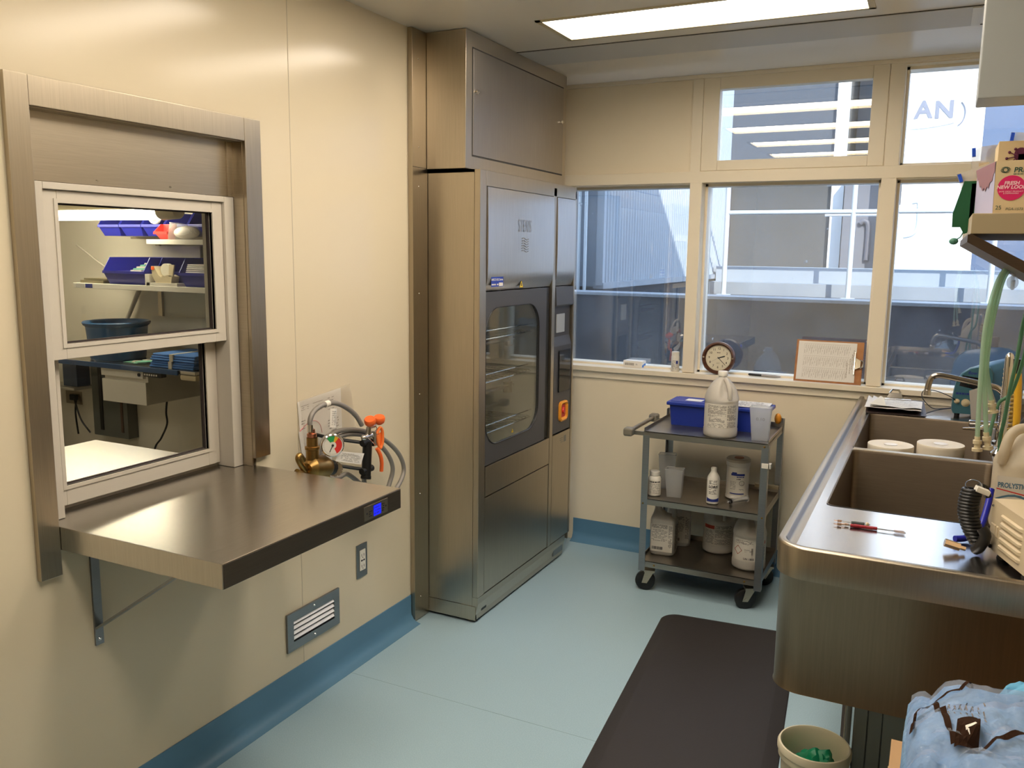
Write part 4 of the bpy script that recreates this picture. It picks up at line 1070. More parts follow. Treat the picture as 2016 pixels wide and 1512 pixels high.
# thin cleaning brushes
def brush(label, p0, dirn, L_, band, c_band, two, grp='thin channel cleaning brushes on the bench'):
    t = thing('cleaning_brush', label, 'brush', p0, math.atan2(dirn[1], dirn[0]), grp, world=False)
    MB().cyl((0, 0, .0045), (L_, 0, .0045), .0008, seg=8).build('wire', M_chrome, t)
    b = MB(); b.tube([(0, 0, .0045), (.008, 0, .0045), (.009, 0, .0045), (.018, 0, .0045)], .002, 8, rr=[.0012, .0012, .0035, .0028]); b.build('tip', mat('pale_copper', (.55, .38, .30), .3, 1.0), t)
    MB().tube([(band[0], 0, .0045), (band[1], 0, .0045)], .0042, 12).build('grip', c_band, t)
    if two:
        b = MB()
        for k in range(26):
            x = L_ - .024 + k * .0009; a = k * 2.1; b.cyl((x, math.cos(a) * .0045, .0045 + math.sin(a) * .0042), (x, -math.cos(a) * .0045, .0045 - math.sin(a) * .0042), .00035, seg=4)
        b.build('bristles', mat('pale_bristle', (.75, .60, .58), .6), t)
    else: MB().lathe([(0, 0), (.005, .001), (.006, .004), (.004, .008), (0, .009)], M=T(band[1] + .002, 0, .0045) @ RY(PI / 2), seg=12).build('end_cap', M_cream, t)
brush('thin cleaning brush with dark grey grip on the sink bench', (1.700, 2.170, .9001), (1, .04), .083, (.040, .070), mat('dark_grey_grip', (.06, .07, .07), .5), False)
brush('thin cleaning brush with red grip and single bristle head on the sink bench', (1.702, 2.142, .9001), (1, .09), .158, (.038, .098), mat('dark_red_grip', (.30, .01, .02), .4), True)
brush('thin brush with red sleeve crossing under the red gripped brush', (1.718, 2.150, .9001), (1, -.03), .145, (.03, .072), MATS['dark_red_grip'], True)

# dishes in the far basin
for (x, y, zt, lab) in ((1.776, 3.30, .878, 'smaller round white lid at the left in the far basin'), (1.937, 3.33, .892, 'taller round white tub at the right in the far basin')):
    t = thing('round_white_tub', lab, 'tub', (x, y, .6225), 0, 'round white tubs in the far basin', world=False)
    h = zt - .62; R_ = .077
    MB().lathe([(0, 0), (R_ * .93, 0), (R_ * .95, .003), (R_, h - .01), (R_, h - .002), (R_ * .985, h), (.028, h), (.026, h - .0015), (0, h - .0015)], seg=44).build('body', mat('tub_cream', (.74, .67, .55), .45), t)
    MB().lathe([(0, h - .001), (.022, h - .001), (.024, h + .0006), (.018, h + .0015), (0, h + .0015)], seg=24).build('centre_boss', mat('milky_centre', (.80, .76, .72), .3), t)

# clipboard lying at the far end of the bench
t = thing('clipboard', 'clipboard with curled papers lying on the far end of the sink bench', 'clipboard', (1.75, 3.92, .90))
b = MB(T(1.762, 3.93, .915) @ RX(math.radians(4)) @ RZ(math.radians(3))); b.box(-.115, -.13, -.0015, .115, .15, .0015, 0, .001); b.build('board', mat('dark_board', (.06, .04, .04), .5), t)
def pap(o, sd, lift, curl, sz=(.108, .125)):
    b = MB(); n = 16
    for s_ in (0, 1):
        vv = []
        for i in range(n + 1):
            for j in range(n + 1):
                u, v = 2 * i / n - 1, 2 * j / n - 1
                z = lift + .006 * noise.noise(Vector((u * 2 + sd, v * 2, sd))) + curl * max(0, -u - .4) ** 2 * max(0, .6 + v) + .008 * max(0, -v - .3)
                vv.append(Vector((o[0] + u * sz[0], o[1] + v * sz[1], z + s_ * .0006)))
        b.add(vv, [(i * (n + 1) + j, i * (n + 1) + j + 1, (i + 1) * (n + 1) + j + 1, (i + 1) * (n + 1) + j) for i in range(n) for j in range(n)])
    return b
pap((1.755, 3.915), 1, .923, .03).build('paper', M_whitep, t)
pg = pap((1.765, 3.925), 4, .929, .02, (.098, .118)).build('paper', M_whitep, t)
b = MB(); b.add([(1.665, 3.83, .936), (1.73, 3.80, .937), (1.715, 3.90, .955), (1.70, 3.935, .957)], [(0, 1, 2, 3)]); b.add([(1.665, 3.83, .9366), (1.73, 3.80, .9376), (1.715, 3.90, .9556), (1.70, 3.935, .9576)], [(0, 1, 2, 3)]); b.build('folded_corner', M_tape, t)
mp = lambda u, v, d=0: (1.765 + u, 3.925 + v, .938 + 0 * d)
b = MB(); b.dashes(mp, -.04, .085, -.09, .06, 14, .18, seed=11, word=.008); b.build('print', M_ink, pg, smooth=False)
b = MB(); b.box(1.69, 4.03, .926, 1.82, 4.052, .936, 0, .003); b.rings([[(1.715, 4.045, .930), (1.79, 4.045, .930), (1.79, 4.05, .930), (1.715, 4.05, .930)], [(1.73, 4.06, .955), (1.775, 4.06, .955), (1.775, 4.066, .955), (1.73, 4.066, .955)]])
b.tube([(1.73, 4.063, .955), (1.74, 4.066, .970), (1.765, 4.066, .970), (1.775, 4.063, .955)], .004, 8); b.build('clip', M_chrome, t)

# pump
t = thing('flushing_pump', 'teal and blue flushing pump with green display near the window', 'pump', (2.08, 4.0, .90))
prof = []   # front outline (x across, z up) leaning top, seen from the near side
def pumpring(y, dx, sc_, top):
    P_ = [(1.978, .915), (1.972, .93), (1.972, .985), (1.980, 1.045), (1.998, 1.080), (2.028, 1.105), (2.062, 1.115), (2.10, 1.112), (2.112, 1.09), (2.112, .915)]
    c = (2.045, .92)
    return [(c[0] + (x - c[0]) * sc_ + dx, y, .912 + (z - .912) * top) for x, z in P_]
b = MB(); b.rings([pumpring(3.905, 0, .97, .98), pumpring(3.912, 0, 1, 1), pumpring(3.93, 0, 1, 1)]); fr = b.build('front_panel', M_teal, t, ang=50)
b = MB(); b.rings([pumpring(3.93, 0.004, 1, 1.0), pumpring(3.98, .05, 1.02, 1.08), pumpring(4.04, .10, .98, 1.13), pumpring(4.09, .13, .9, 1.08), pumpring(4.115, .14, .7, .9)]); b.build('housing', M_tealp, t, ang=60)
fm = planemap((1.972, 3.9046, .915), (1, 0, 0), (0, 0, 1))
b = MB(); b.add([fm(.022, .115, .0004), fm(.098, .10, .0004), fm(.112, .150, .0004), fm(.030, .158, .0004)], [(0, 1, 2, 3)]); sc_ = b.build('display_window', M_blackg, fr, smooth=False)
b = MB(); b.patch(fm, .052, .078, .124, .140, 1, .0009); b.build('green_readout', M_lcdg, sc_, smooth=False)
b = MB(); b.text('flow', .018, fm, .066, .170, .0005, bold=.0005, shear=.1); b.dashes(fm, .012, .06, .078, .088, 1, .8, .0005, word=.006); b.build('lettering', M_navy, fr, smooth=False)
for u, v, r_ in ((.018, .050, .0085), (.050, .046, .013)):
    b = MB(); p = Vector(fm(u, v, 0)); b.lathe([(0, .010), (r_ * .45, .010), (r_ * .45, .006), (r_ * .8, .006), (r_ * .8, 0), (r_ * 1.25, 0)], M=T(*p) @ RX(PI / 2), seg=20); b.build('port', M_cream, fr)
for (x, y) in ((1.995, 3.935), (2.09, 3.935), (2.06, 4.05)): MB().cyl((x, y, .9003), (x, y, .918), .010, .012, 14).build('rubber_foot', M_black, t)
b = MB(); b.tube(catmull([(1.990, 3.905, .965), (1.96, 3.90, .985), (1.905, 3.92, 1.0), (1.865, 3.93, .995), (1.862, 3.92, .965), (1.90, 3.90, .930), (1.94, 3.93, .925), (1.99, 3.99, .925)], 7), .0018, 8)
b.tube(catmull([(1.99, 3.98, .925), (1.93, 3.96, .915), (1.885, 3.90, .906), (1.87, 3.86, .902)], 7), .002, 8); b.build('cable', M_black, t)

t = thing('folded_cloth', 'small grey cloth panel leaning between the pump and faucet', 'cloth', (2.07, 3.75, .90))
b = MB(); P_ = [(2.045, .9005), (2.13, .9005), (2.128, .97), (2.095, 1.055), (2.028, 1.025)]
b.rings([[(x, 3.80 + .02 * (z - .9) * 5, z) for x, z in P_], [(x + .004, 3.81 + .02 * (z - .9) * 5, z) for x, z in P_]]); b.build('sheet', mat('grey_cloth', (.38, .36, .33), .8), t)

# ------------------------------------------------------------------ window-sill things
t = thing('wall_clock', 'round wooden clock leaning on the window sill, reading about twenty past two', 'clock', (.943, 4.18, .958))
cm = T(.9425, 4.185, 1.045) @ RX(math.radians(90 - 9)) @ RZ(0)
b = MB(cm); b.lathe([(.0, -.016), (.079, -.016), (.081, -.010), (.081, .008), (.077, .014), (.070, .015), (.064, .010), (.0625, .004), (.0625, .0)], seg=56); b.build('frame', M_wood, t)
fa = MB(cm).lathe([(0, .001), (.0628, .001)], seg=56).build('face', M_face, t)
mp = lambda u, v, d=0: tuple(cm @ Vector((u, v, .0016 + d)))
b = MB()
for h_ in range(1, 13):
    a = math.radians(90 - 30 * h_); b.text(str(h_), .0155, mp, .046 * math.cos(a), .046 * math.sin(a), 0, bold=.0003)
for k in range(60):
    a = math.radians(6 * k); r0, r1, w = .0565, .059, .0004
    c_, s_ = math.cos(a), math.sin(a); b.add([mp(r0 * c_ - w * s_, r0 * s_ + w * c_), mp(r1 * c_ - w * s_, r1 * s_ + w * c_), mp(r1 * c_ + w * s_, r1 * s_ - w * c_), mp(r0 * c_ + w * s_, r0 * s_ - w * c_)], [(0, 1, 2, 3)])
b.dashes(mp, -.009, .009, .024, .028, 1, .9, word=.005); b.dashes(mp, -.008, .008, -.030, -.022, 2, .25, word=.004)
b.build('numerals', mat('sepia_ink', (.10, .075, .05), .6), fa, smooth=False)
def hand(a, L_, w, z, nm, m, tail=0):
    a = math.radians(a); d = Vector((math.cos(a), math.sin(a))); n_ = Vector((-d.y, d.x)); b = MB()
    P_ = [-d * tail + n_ * w * .6, -d * tail - n_ * w * .6, d * L_ - n_ * w * .5, d * L_ + n_ * w * .5]
    b.rings([[mp(p.x, p.y, z) for p in P_], [mp(p.x, p.y, z + .0006) for p in P_]]); b.build(nm, m, fa, smooth=False)
hand(19, .032, .0040, .0012, 'hour_hand', M_inkb, .004); hand(-43, .050, .0022, .0022, 'minute_hand', M_inkb, .006); hand(-148, .040, .0006, .003, 'second_hand', M_ink, .008)
for s_ in (-1, 1): MB(cm).cyl((s_ * .0715, 0, .012), (s_ * .0715, 0, .018), .0055, .004, 14).build('screw', M_chrome, t)

t = thing('clipboard', 'brown clipboard with printed form leaning sideways on the window sill', 'clipboard', (1.455, 4.15, .958))
cb = T(1.455, 4.149, .9650) @ RX(math.radians(-14)) 
b = MB(cb); b.box(-.148, -.0015, .001, .148, .0015, .199, 0, .0012); b.build('board', M_hard, t)
pg = MB(cb).box(-.138, -.0030, .010, .118, -.0018, .192).build('form', M_whitep, t)
mp = lambda u, v, d=0: tuple(cb @ Vector((u, -.0033 - d, v)))
b = MB()
for k in range(3):
    z0_, z1_ = .018 + k * .056, .068 + k * .056
    for r_ in range(21): 
        u = -.112 + r_ * .0098
        if k == 0 and r_ > 19: continue
        b.patch(mp, u, u + .0005, z0_, z1_, 1, .0002)
        b.patch(mp, u + .003, u + .0042, z0_ + .004 + (r_ % 3) * .006, z0_ + .022 + (r_ % 4) * .004, 1, .0002); b.patch(mp, u + .006, u + .007, z0_ + .028, z0_ + .044, 1, .0002)
    b.patch(mp, -.112, .09, z1_, z1_ + .0006, 1, .0002)
for u, a_, c_ in ((.093, .05, .13), (.100, .07, .15), (.106, .09, .17), (.080, .03, .11)): b.dashes(lambda p, q_, d=0, u=u: mp(u + q_, p, d), a_, c_, 0, .0035, 1, .7, .0002, word=.006)
b.build('print', mat('pale_print', (.33, .27, .20), .7), pg, smooth=False)
b = MB(cb); b.box(.110, -.012, .045, .118, -.002, .150, 0, .002); b.rings([[(.116, -.010, .07), (.116, -.010, .125), (.116, -.003, .125), (.116, -.003, .07)], [(.140, -.016, .082), (.140, -.016, .112), (.140, -.006, .112), (.140, -.006, .082)]])
b.tube([(.138, -.012, .078), (.150, -.014, .086), (.150, -.014, .108), (.138, -.012, .116)], .0035, 8); b.build('clip', M_chrome, t)

t = thing('small_carton', 'small flat carton with blue end and barcode on the window sill', 'box', (.50, 4.22, .958))
cbm = T(.496, 4.235, .9638) @ RZ(math.radians(-4)); b = MB(cbm); b.box(-.052, -.028, 0, .052, .028, .034, 0, .001); cn = b.build('carton', M_whitep, t)
b = MB(cbm); b.bars(lambda u, v, d=0: (u, -.0284 - d, v), -.042, .008, .010, .023, 0, seed=4); b.dashes(lambda u, v, d=0: (u, -.0284 - d, v), .018, .036, .012, .022, 2, .4, 0, seed=4, word=.004); b.build('barcode', M_ink, cn, smooth=False)
b = MB(cbm); b.add([(.0524, -.026, .002), (.0524, .026, .002), (.0524, .02, .022), (.0524, -.026, .013)], [(0, 1, 2, 3)]); b.build('blue_end', M_drape, cn, smooth=False)
t = thing('pill_bottle', 'small white labelled bottle on the sill beside the window mullion', 'bottle', (.728, 4.185, .958))
b = MB(); b.lathe([(0, 0), (.019, 0), (.0205, .002), (.0205, .075), (.018, .082), (.018, .085)], c=(.728, 4.178, .9638), seg=28); b.build('body', M_white, t)
MB().lathe([(0, .018), (.017, .018), (.019, .016), (.019, 0)], c=(.728, 4.178, 1.0461), seg=28).build('cap', M_white, t)
mp = cylmap(.728, 4.178, .9638, .0205, .25); b = MB(); b.dashes(mp, -.018, .014, .012, .058, 7, .3, seed=9, word=.004); b.build('print', M_ink, t, smooth=False)
MB().patch(mp, .004, .014, .040, .056, 3, .0009).build('blue_mark', M_navy, t, smooth=False)
t = thing('marker_pen', 'black marker pen lying on the window sill beside the clock', 'pen', (1.16, 4.2, .958))
b = MB(); b.tube([(1.085, 4.215, .9712), (1.09, 4.215, .9712), (1.15, 4.210, .9712)], .006, 12, rr=[.003, .006, .006]); b.build('cap', M_black, t)
MB().tube([(1.15, 4.210, .9712), (1.215, 4.204, .9712), (1.24, 4.202, .9712)], .006, 12, rr=[.0068, .0068, .004]).build('barrel', mat('grey_barrel', (.30, .28, .27), .4), t)

# ================================================================== CART
t = thing('utility_cart', 'three tier stainless utility cart on black casters below the window', 'cart', (1.02, 3.84, 0))
cx0, cx1, cy0, cy1 = .742, 1.296, 3.645, 4.045
ZS = (.757, .445, .148)
for i, z in enumerate(ZS):
    b = MB()
    b.box(cx0 + .003, cy0, z - .004, cx1 - .003, cy1, z)
    b.box(cx0 + .003, cy0, z - .030, cx1 - .003, cy0 + .002, z, 0, .0008)
    b.box(cx0 + .003, cy1 - .003, z - .004, cx1 - .003, cy1, z + .022, 0, .0008)
    b.box(cx0 + .003, cy0 + .004, z - .02, cx0 + .006, cy1, z + .014); b.box(cx1 - .006, cy0 + .004, z - .02, cx1 - .003, cy1, z + .014)
    o = b.build('shelf', M_steelx, t, smooth=False)
for (x, y) in ((cx0, cy0), (cx1, cy0), (cx0, cy1), (cx1, cy1)):
    b = MB(); sx = 1 if x == cx0 else -1; sy = 1 if y == cy0 else -1
    b.box(x, y - sy * .0012, .098, x + sx * .030, y + sy * .0014, .738 if y == cy0 else .80); b.box(x, y, .098, x + sx * .002, y + sy * .032, .745 if y == cy0 else .80)
    b.build('corner_post', M_steeld, t, smooth=False)
def caster(x, y, rz):
    R = T(x, y, 0) @ RZ(rz)
    b = MB(R); b.tube([(.0, -.013, .045), (.0, -.010, .045), (.0, .010, .045), (.0, .013, .045)], .04, 30, rr=[.040, .045, .045, .040]); w = b.build('caster_wheel', M_black, t)
    b = MB(R); 
    for s_ in (-1, 1):
        b.rings([[(-.014, s_ * .017, .036), (.010, s_ * .017, .036), (.040, s_ * .017, .092), (.0, s_ * .017, .092)], [(-.014, s_ * .019, .036), (.010, s_ * .019, .036), (.040, s_ * .019, .092), (.0, s_ * .019, .092)]])
    b.box(-.004, -.024, .090, .044, .024, .100); b.cyl((0, -.022, .045), (0, .022, .045), .007, seg=14); b.build('caster_fork', M_steel, t, smooth=False)
caster(.768, 3.672, math.radians(12)); caster(1.226, 3.672, math.radians(25)); caster(.79, 3.99, .4); caster(1.25, 3.99, .2)
b = MB(); b.cyl((.66, cy0 + .03, .742), (.745, cy0 + .03, .738), .0); b = MB()
b.box(.690, cy0 + .022, .730, .745, cy0 + .034, .748); b.box(.690, cy1 - .034, .730, .745, cy1 - .022, .748)
b.tube([(.672, cy0 + .01, .746), (.672, cy1 - .01, .746)], .0095, 14); b.build('push_handle', M_steelx, t)
for y in (cy0 + .008, cy1 - .008):
    MB().box(.650, y - .026, .726, .694, y + .026, .764, 0, .010, 3).build('handle_bumper', mat('olive_grey_bumper', (.20, .18, .14), .5), t)
for z in (.665, .50): 
    pass
b = MB(); b.box(1.270, cy0 - .006, .650, 1.305, cy0 - .0015, .672, 0, .002); b.box(1.2965, cy0 - .006, .650, 1.309, cy0 + .02, .672, 0, .002); b.build('tag_clip', M_white, t)
MB().box(1.18, cy1 - .028, .462, 1.29, cy1 - .004, .480, 0, .003).build('back_clip', M_cream, t)
for (x, z) in ((.815, .131), (1.225, .131), (1.277, .742), (.752, .42), (1.284, .43)): MB().cyl((x, cy0, z), (x, cy0 - .005, z), .005, .003, 10).build('bolt', M_brass, t)
MB().sphere((1.268, 4.02, .800), .016, 1, .8, 1.6).build('yellow_bumper', M_yelo, t)

FC = 1
def facing(x, y): return math.atan2(1.885 - x, y)
# ---- gallon jug on the top tray
def gallon(name, label, x, y, z, r, h, cap, hang, style, rx=1.0):
    """round gallon jug: ribbed base, label zone, domed shoulder with hollowed grip and handle"""
    t = thing(name, label, 'jug', (x, y, z), 0, None, world=False)
    phi = facing(x, y); seg = 56
    prof = [(r * .90, 0), (r * .985, .004), (r, .012), (r, .036), (r * .975, .040), (r * .975, .155), (r * .985, .158), (r, .164), (r, .172), (r * .97, .184), (r * .86, .210), (r * .66, .236), (r * .42, .256), (r * .28, .266), (r * .24, .270), (r * .24, .282)]
    k = h / .290; rings = [[(0, 0, 0)] * seg]
    rr = []
    ha = -PI / 2 + phi + hang
    for q_, zz in prof:
        ring = []
        for i in range(seg):
            a = 2 * PI * i / seg; da = (a - ha + PI) % (2 * PI) - PI
            f = math.exp(-(da / .60) ** 6) if .172 < zz < .262 else 0
            s = 1 - .36 * f * math.sin(PI * (zz - .172) / .09) ** .6 if f else 1
            ring.append((q_ * s * math.cos(a), q_ * s * math.sin(a), zz * k))
        rr.append(ring)
    b = MB(); b.rings(rr, True, True); b.build('body', M_frostj2 if style != 'white' else M_white, t, ang=70)
    dv = Vector((math.cos(ha), math.sin(ha), 0))
    b = MB(); b.tube(catmull([dv * r * .34 + Vector((0, 0, .262 * k)), dv * r * .58 + Vector((0, 0, .250 * k)), dv * r * .84 + Vector((0, 0, .222 * k)), dv * r * .93 + Vector((0, 0, .196 * k)), dv * r * .93 + Vector((0, 0, .176 * k))], 5), .010, 12); b.build('handle', M_frostj2, t)
    cz = .274 * k
    b = MB(); b.lathe([(0, .020), (r * .27, .020), (r * .29, .018), (r * .29, 0), (0, 0)], c=(0, 0, cz), seg=28); b.build('cap', cap, t)
    mp = cylmap(0, 0, 0, r * .978, phi)
    lab = MB().patch(mp, -r * 1.5, r * 1.5, .046 * k, .152 * k, 24, .0004).build('label', M_label, t)
    return t, mp, lab, k
M_frostj2 = film('jug_plastic', (.78, .73, .65), .97, .35)
t, mp, lab, k = gallon('gallon_jug', 'white gallon jug with fine print label on top of the cart', 1.070, 3.722, .758, .0735, .282, M_white, .52, 'a')
b = MB(); r = .0735
b.dashes(mp, -.062, .022, .136 * k, .148 * k, 4, .5, .0008, seed=1, word=.005); b.dashes(mp, -.062, .022, .108 * k, .134 * k, 9, .5, .0008, seed=2, word=.005)
b.dashes(mp, -.062, .022, .094 * k, .104 * k, 3, .4, .0008, seed=3, word=.006); b.dashes(mp, -.055, .016, .070 * k, .090 * k, 5, .55, .0008, seed=4, word=.006); b.dashes(mp, -.062, .022, .048 * k, .066 * k, 5, .45, .0008, seed=5, word=.005)
b.dashes(mp, .027, .075, .112 * k, .148 * k, 12, .5, .0008, seed=6, word=.004); b.dashes(mp, .027, .075, .080 * k, .108 * k, 8, .6, .0008, seed=7, word=.004); b.dashes(mp, .027, .075, .048 * k, .074 * k, 7, .5, .0008, seed=8, word=.004)
b.build('print', M_ink, lab, smooth=False)
# ---- tote with lid
t = thing('lidded_tote', 'long blue plastic tote with lid on the top tray of the cart', 'tote', (1.03, 3.92, .757))
b = MB(); b.rings([[(.812, 3.848, .7575), (1.235, 3.848, .7575), (1.235, 3.985, .7575), (.812, 3.985, .7575)], [(.803, 3.842, .858), (1.246, 3.842, .858), (1.246, 3.992, .858), (.803, 3.992, .858)]]); b.build('body', M_blue, t, smooth=False)
b = MB(); b.box(.790, 3.830, .852, 1.258, 4.002, .868, 0, .004); b.box(.806, 3.845, .866, 1.244, 3.988, .872, 0, .003); b.build('lid', M_blue, t)
MB(T(.905, 3.905, .8725) @ RZ(-.05)).box(-.038, -.028, 0, .038, .028, .0006).build('paper_label', M_whitep, t, smooth=False)
t = thing('paper_stack', 'printed sheets lying on the right end of the blue tote lid', 'papers', (1.17, 3.92, .872))
b = MB(T(1.175, 3.915, .8722) @ RZ(.03)); b.box(-.080, -.070, 0, .072, .070, .0035); o = b.build('sheets', M_whitep, t, smooth=False)
b = MB(T(1.175, 3.915, .8762) @ RZ(.03)); b.dashes(lambda u, v, d=0: (u, v, 0), -.07, .062, -.06, .06, 12, .4, seed=12, word=.006); b.build('print', M_ink, o, smooth=False)
# ---- translucent beakers (three-cornered)
def beaker(label, x, y, z, w, h, rz, mark=None):
    t = thing('plastic_beaker', label, 'beaker', (x, y, z), rz, 'frosted plastic beakers on the cart', world=False)
    def tri(s, zz, lip=0):
        out = []
        for cx_, cy_ in ((-w / 2, -w * .30), (w / 2, -w * .30), (w / 2, w * .35), (-w / 2, w * .35)):
            n_ = 4
            a0 = math.atan2(cy_, cx_)
            for i in range(n_):
                a = a0 + (i - 1.5) * .25; out.append((cx_ * s * .86 + math.cos(a) * w * .08 + (lip * (-1 if cx_ < 0 else 0) if cy_ < 0 else 0), cy_ * s * .86 + math.sin(a) * w * .08, zz))
        return out
    b = MB(); b.rings([tri(.78, 0), tri(.80, .002), tri(1.0, h, .006), tri(.96, h, .005), tri(.77, .004), tri(.70, .004)], True, True); b.build('cup', M_frost, t, ang=50)
    b = MB(); b.tube([Vector(p) for p in tri(1.01, h, .006)], .0016, 6, loop=True)
    b.build('rim', M_frost, t)
    if mark:
        b = MB(); b.text(mark, .018, lambda u, v, d=0: (u, -w * .355, v), 0, h * .66, 0, sx=1.2); b.build('marking', M_ink, t, smooth=False)
beaker('frosted plastic beaker with pen marking on top of the cart', 1.247, 3.705, .7583, .082, .145, .05, '0.10')
beaker('frosted plastic beaker on the middle shelf, right of the small white bottle', .872, 3.735, .4463, .078, .130, .12)
beaker('frosted beaker at the left rear of the middle cart shelf, behind the small white bottle', .800, 3.86, .4463, .075, .165, .3)
# ---- bottles on the middle shelf
t = thing('supplement_bottle', 'small squat white bottle with fine print at the left of the middle shelf', 'bottle', (.783, 3.715, .4463), 0, None, False)
MB().lathe([(0, 0), (.027, 0), (.030, .003), (.030, .078), (.026, .088), (.021, .092), (.021, .098)], seg=32).build('body', M_white, t)
MB().lathe([(0, .018), (.021, .018), (.023, .016), (.023, 0)], c=(0, 0, .096), seg=32).build('cap', M_white, t)
mp = cylmap(0, 0, 0, .030, facing(.772, 3.715)); lab = MB().patch(mp, -.04, .04, .008, .074, 14, .0004).build('label', M_label, t)
b = MB(); b.dashes(mp, -.022, .026, .064, .070, 1, .9, .0008, seed=1, word=.006); b.dashes(mp, -.024, .026, .012, .060, 9, .25, .0008, seed=2, word=.006); b.build('print', M_inkb, lab, smooth=False)

t = thing('alcohol_bottle', 'slim white bottle with blue band on the middle shelf of the cart', 'bottle', (1.053, 3.715, .4463), 0, None, False)
MB().lathe([(0, 0), (.025, 0), (.028, .003), (.028, .112), (.025, .124), (.017, .138), (.0125, .144), (.0125, .150)], seg=32).build('body', M_white, t)
MB().lathe([(0, .016), (.011, .016), (.0125, .014), (.0125, 0)], c=(0, 0, .148), seg=24).build('cap', M_white, t)
mp = cylmap(0, 0, 0, .028, facing(1.053, 3.715)); b = MB(); b.text('LORIS', .0155, mp, 0, .080, .0006, bold=.0006, shear=.15)
b.dashes(mp, -.018, .018, .092, .110, 4, .5, .0006, seed=3, word=.005); b.dashes(mp, -.018, .018, .046, .070, 5, .45, .0006, seed=4, word=.005); b.build('lettering', M_inkb, t, smooth=False)
b = MB(); n = 16
for i in range(n):
    u0, u1 = [-.030 + .060 * (i + j) / n for j in (0, 1)]; f = lambda u: .030 - .006 * math.cos(u / .030 * PI / 2 * 1.0)
    b.add([mp(u0, .012, .0007), mp(u1, .012, .0007), mp(u1, f(u1) , .0007), mp(u0, f(u0), .0007)], [(0, 1, 2, 3)])
b.build('blue_band', M_navy, t, smooth=False)

t = thing('wipes_canister', 'wide white wipes canister with lid at the right of the middle shelf', 'canister', (1.130, 3.862, .4463), 0, None, False)
MB().lathe([(0, 0), (.047, 0), (.052, .004), (.052, .012), (.050, .015), (.050, .150), (.053, .153), (.053, .172)], seg=44).build('body', M_white, t)
ld = MB().lathe([(0, .016), (.048, .016), (.054, .010), (.0545, 0), (0, 0)], c=(0, 0, .172), seg=44).build('lid', mat('lid_cream', (.55, .48, .38), .45), t)
MB().lathe([(0, .0025), (.020, .0025), (.022, 0)], c=(.004, -.006, .188), seg=28).build('dispensing_cap', mat('rust_cap', (.45, .12, .05), .5), ld)
mp = cylmap(0, 0, 0, .0505, facing(1.13, 3.862)); lab = MB().patch(mp, -.055, .06, .020, .138, 18, .0004).build('label', M_label, t)
b = MB(); b.patch(mp, -.030, .032, .112, .122, 8, .0008); b.patch(mp, -.026, -.004, .120, .128, 4, .0008); b.patch(mp, -.034, .032, .026, .031, 8, .0008); b.dashes(mp, -.004, .030, .104, .109, 1, .9, .0009, word=.004); b.build('blue_print', M_navy, lab, smooth=False)
b = MB(); b.dashes(mp, -.032, .014, .094, .099, 1, .9, .0008, seed=5, word=.007); b.dashes(mp, -.034, -.006, .046, .086, 7, .3, .0008, seed=6, word=.006); b.dashes(mp, .008, .03, .044, .052, 2, .5, .0008, seed=7, word=.004)
b.tube([mp(.0195 + .011 * math.cos(a), .078 + .011 * math.sin(a), .0008) for a in [2 * PI * i / 20 for i in range(20)]], .001, 5, loop=True); b.text('1', .010, mp, .0195, .080, .001); b.text('min', .006, mp, .0195, .0725, .001)
b.build('print', M_ink, lab, smooth=False)

t = thing('syringe', 'clear plastic syringe lying at the front of the middle shelf', 'syringe', (1.14, 3.75, .445))
d0 = Vector((1.118, 3.722, .4575)); d1 = Vector((1.186, 3.800, .4625)); v = (d1 - d0)
MB().tube([d0, d0 + v * .12, d0 + v * .14, d1], .0105, 16, rr=[.004, .004, .0105, .0105]).build('barrel', M_frost, t)
b = MB(); b.tube([d0 + v * .13, d0 + v * .2], .0108, 14, rr=[.0108, .0108]); b.build('stopper', M_black, t)
MB().tube([d1, d1 + v * .03], .016, 14, rr=[.016, .016]).build('flange', M_frost, t)
MB().cyl(d0 + v * .35, d1 + v * .10, .004).build('plunger', M_white, t)

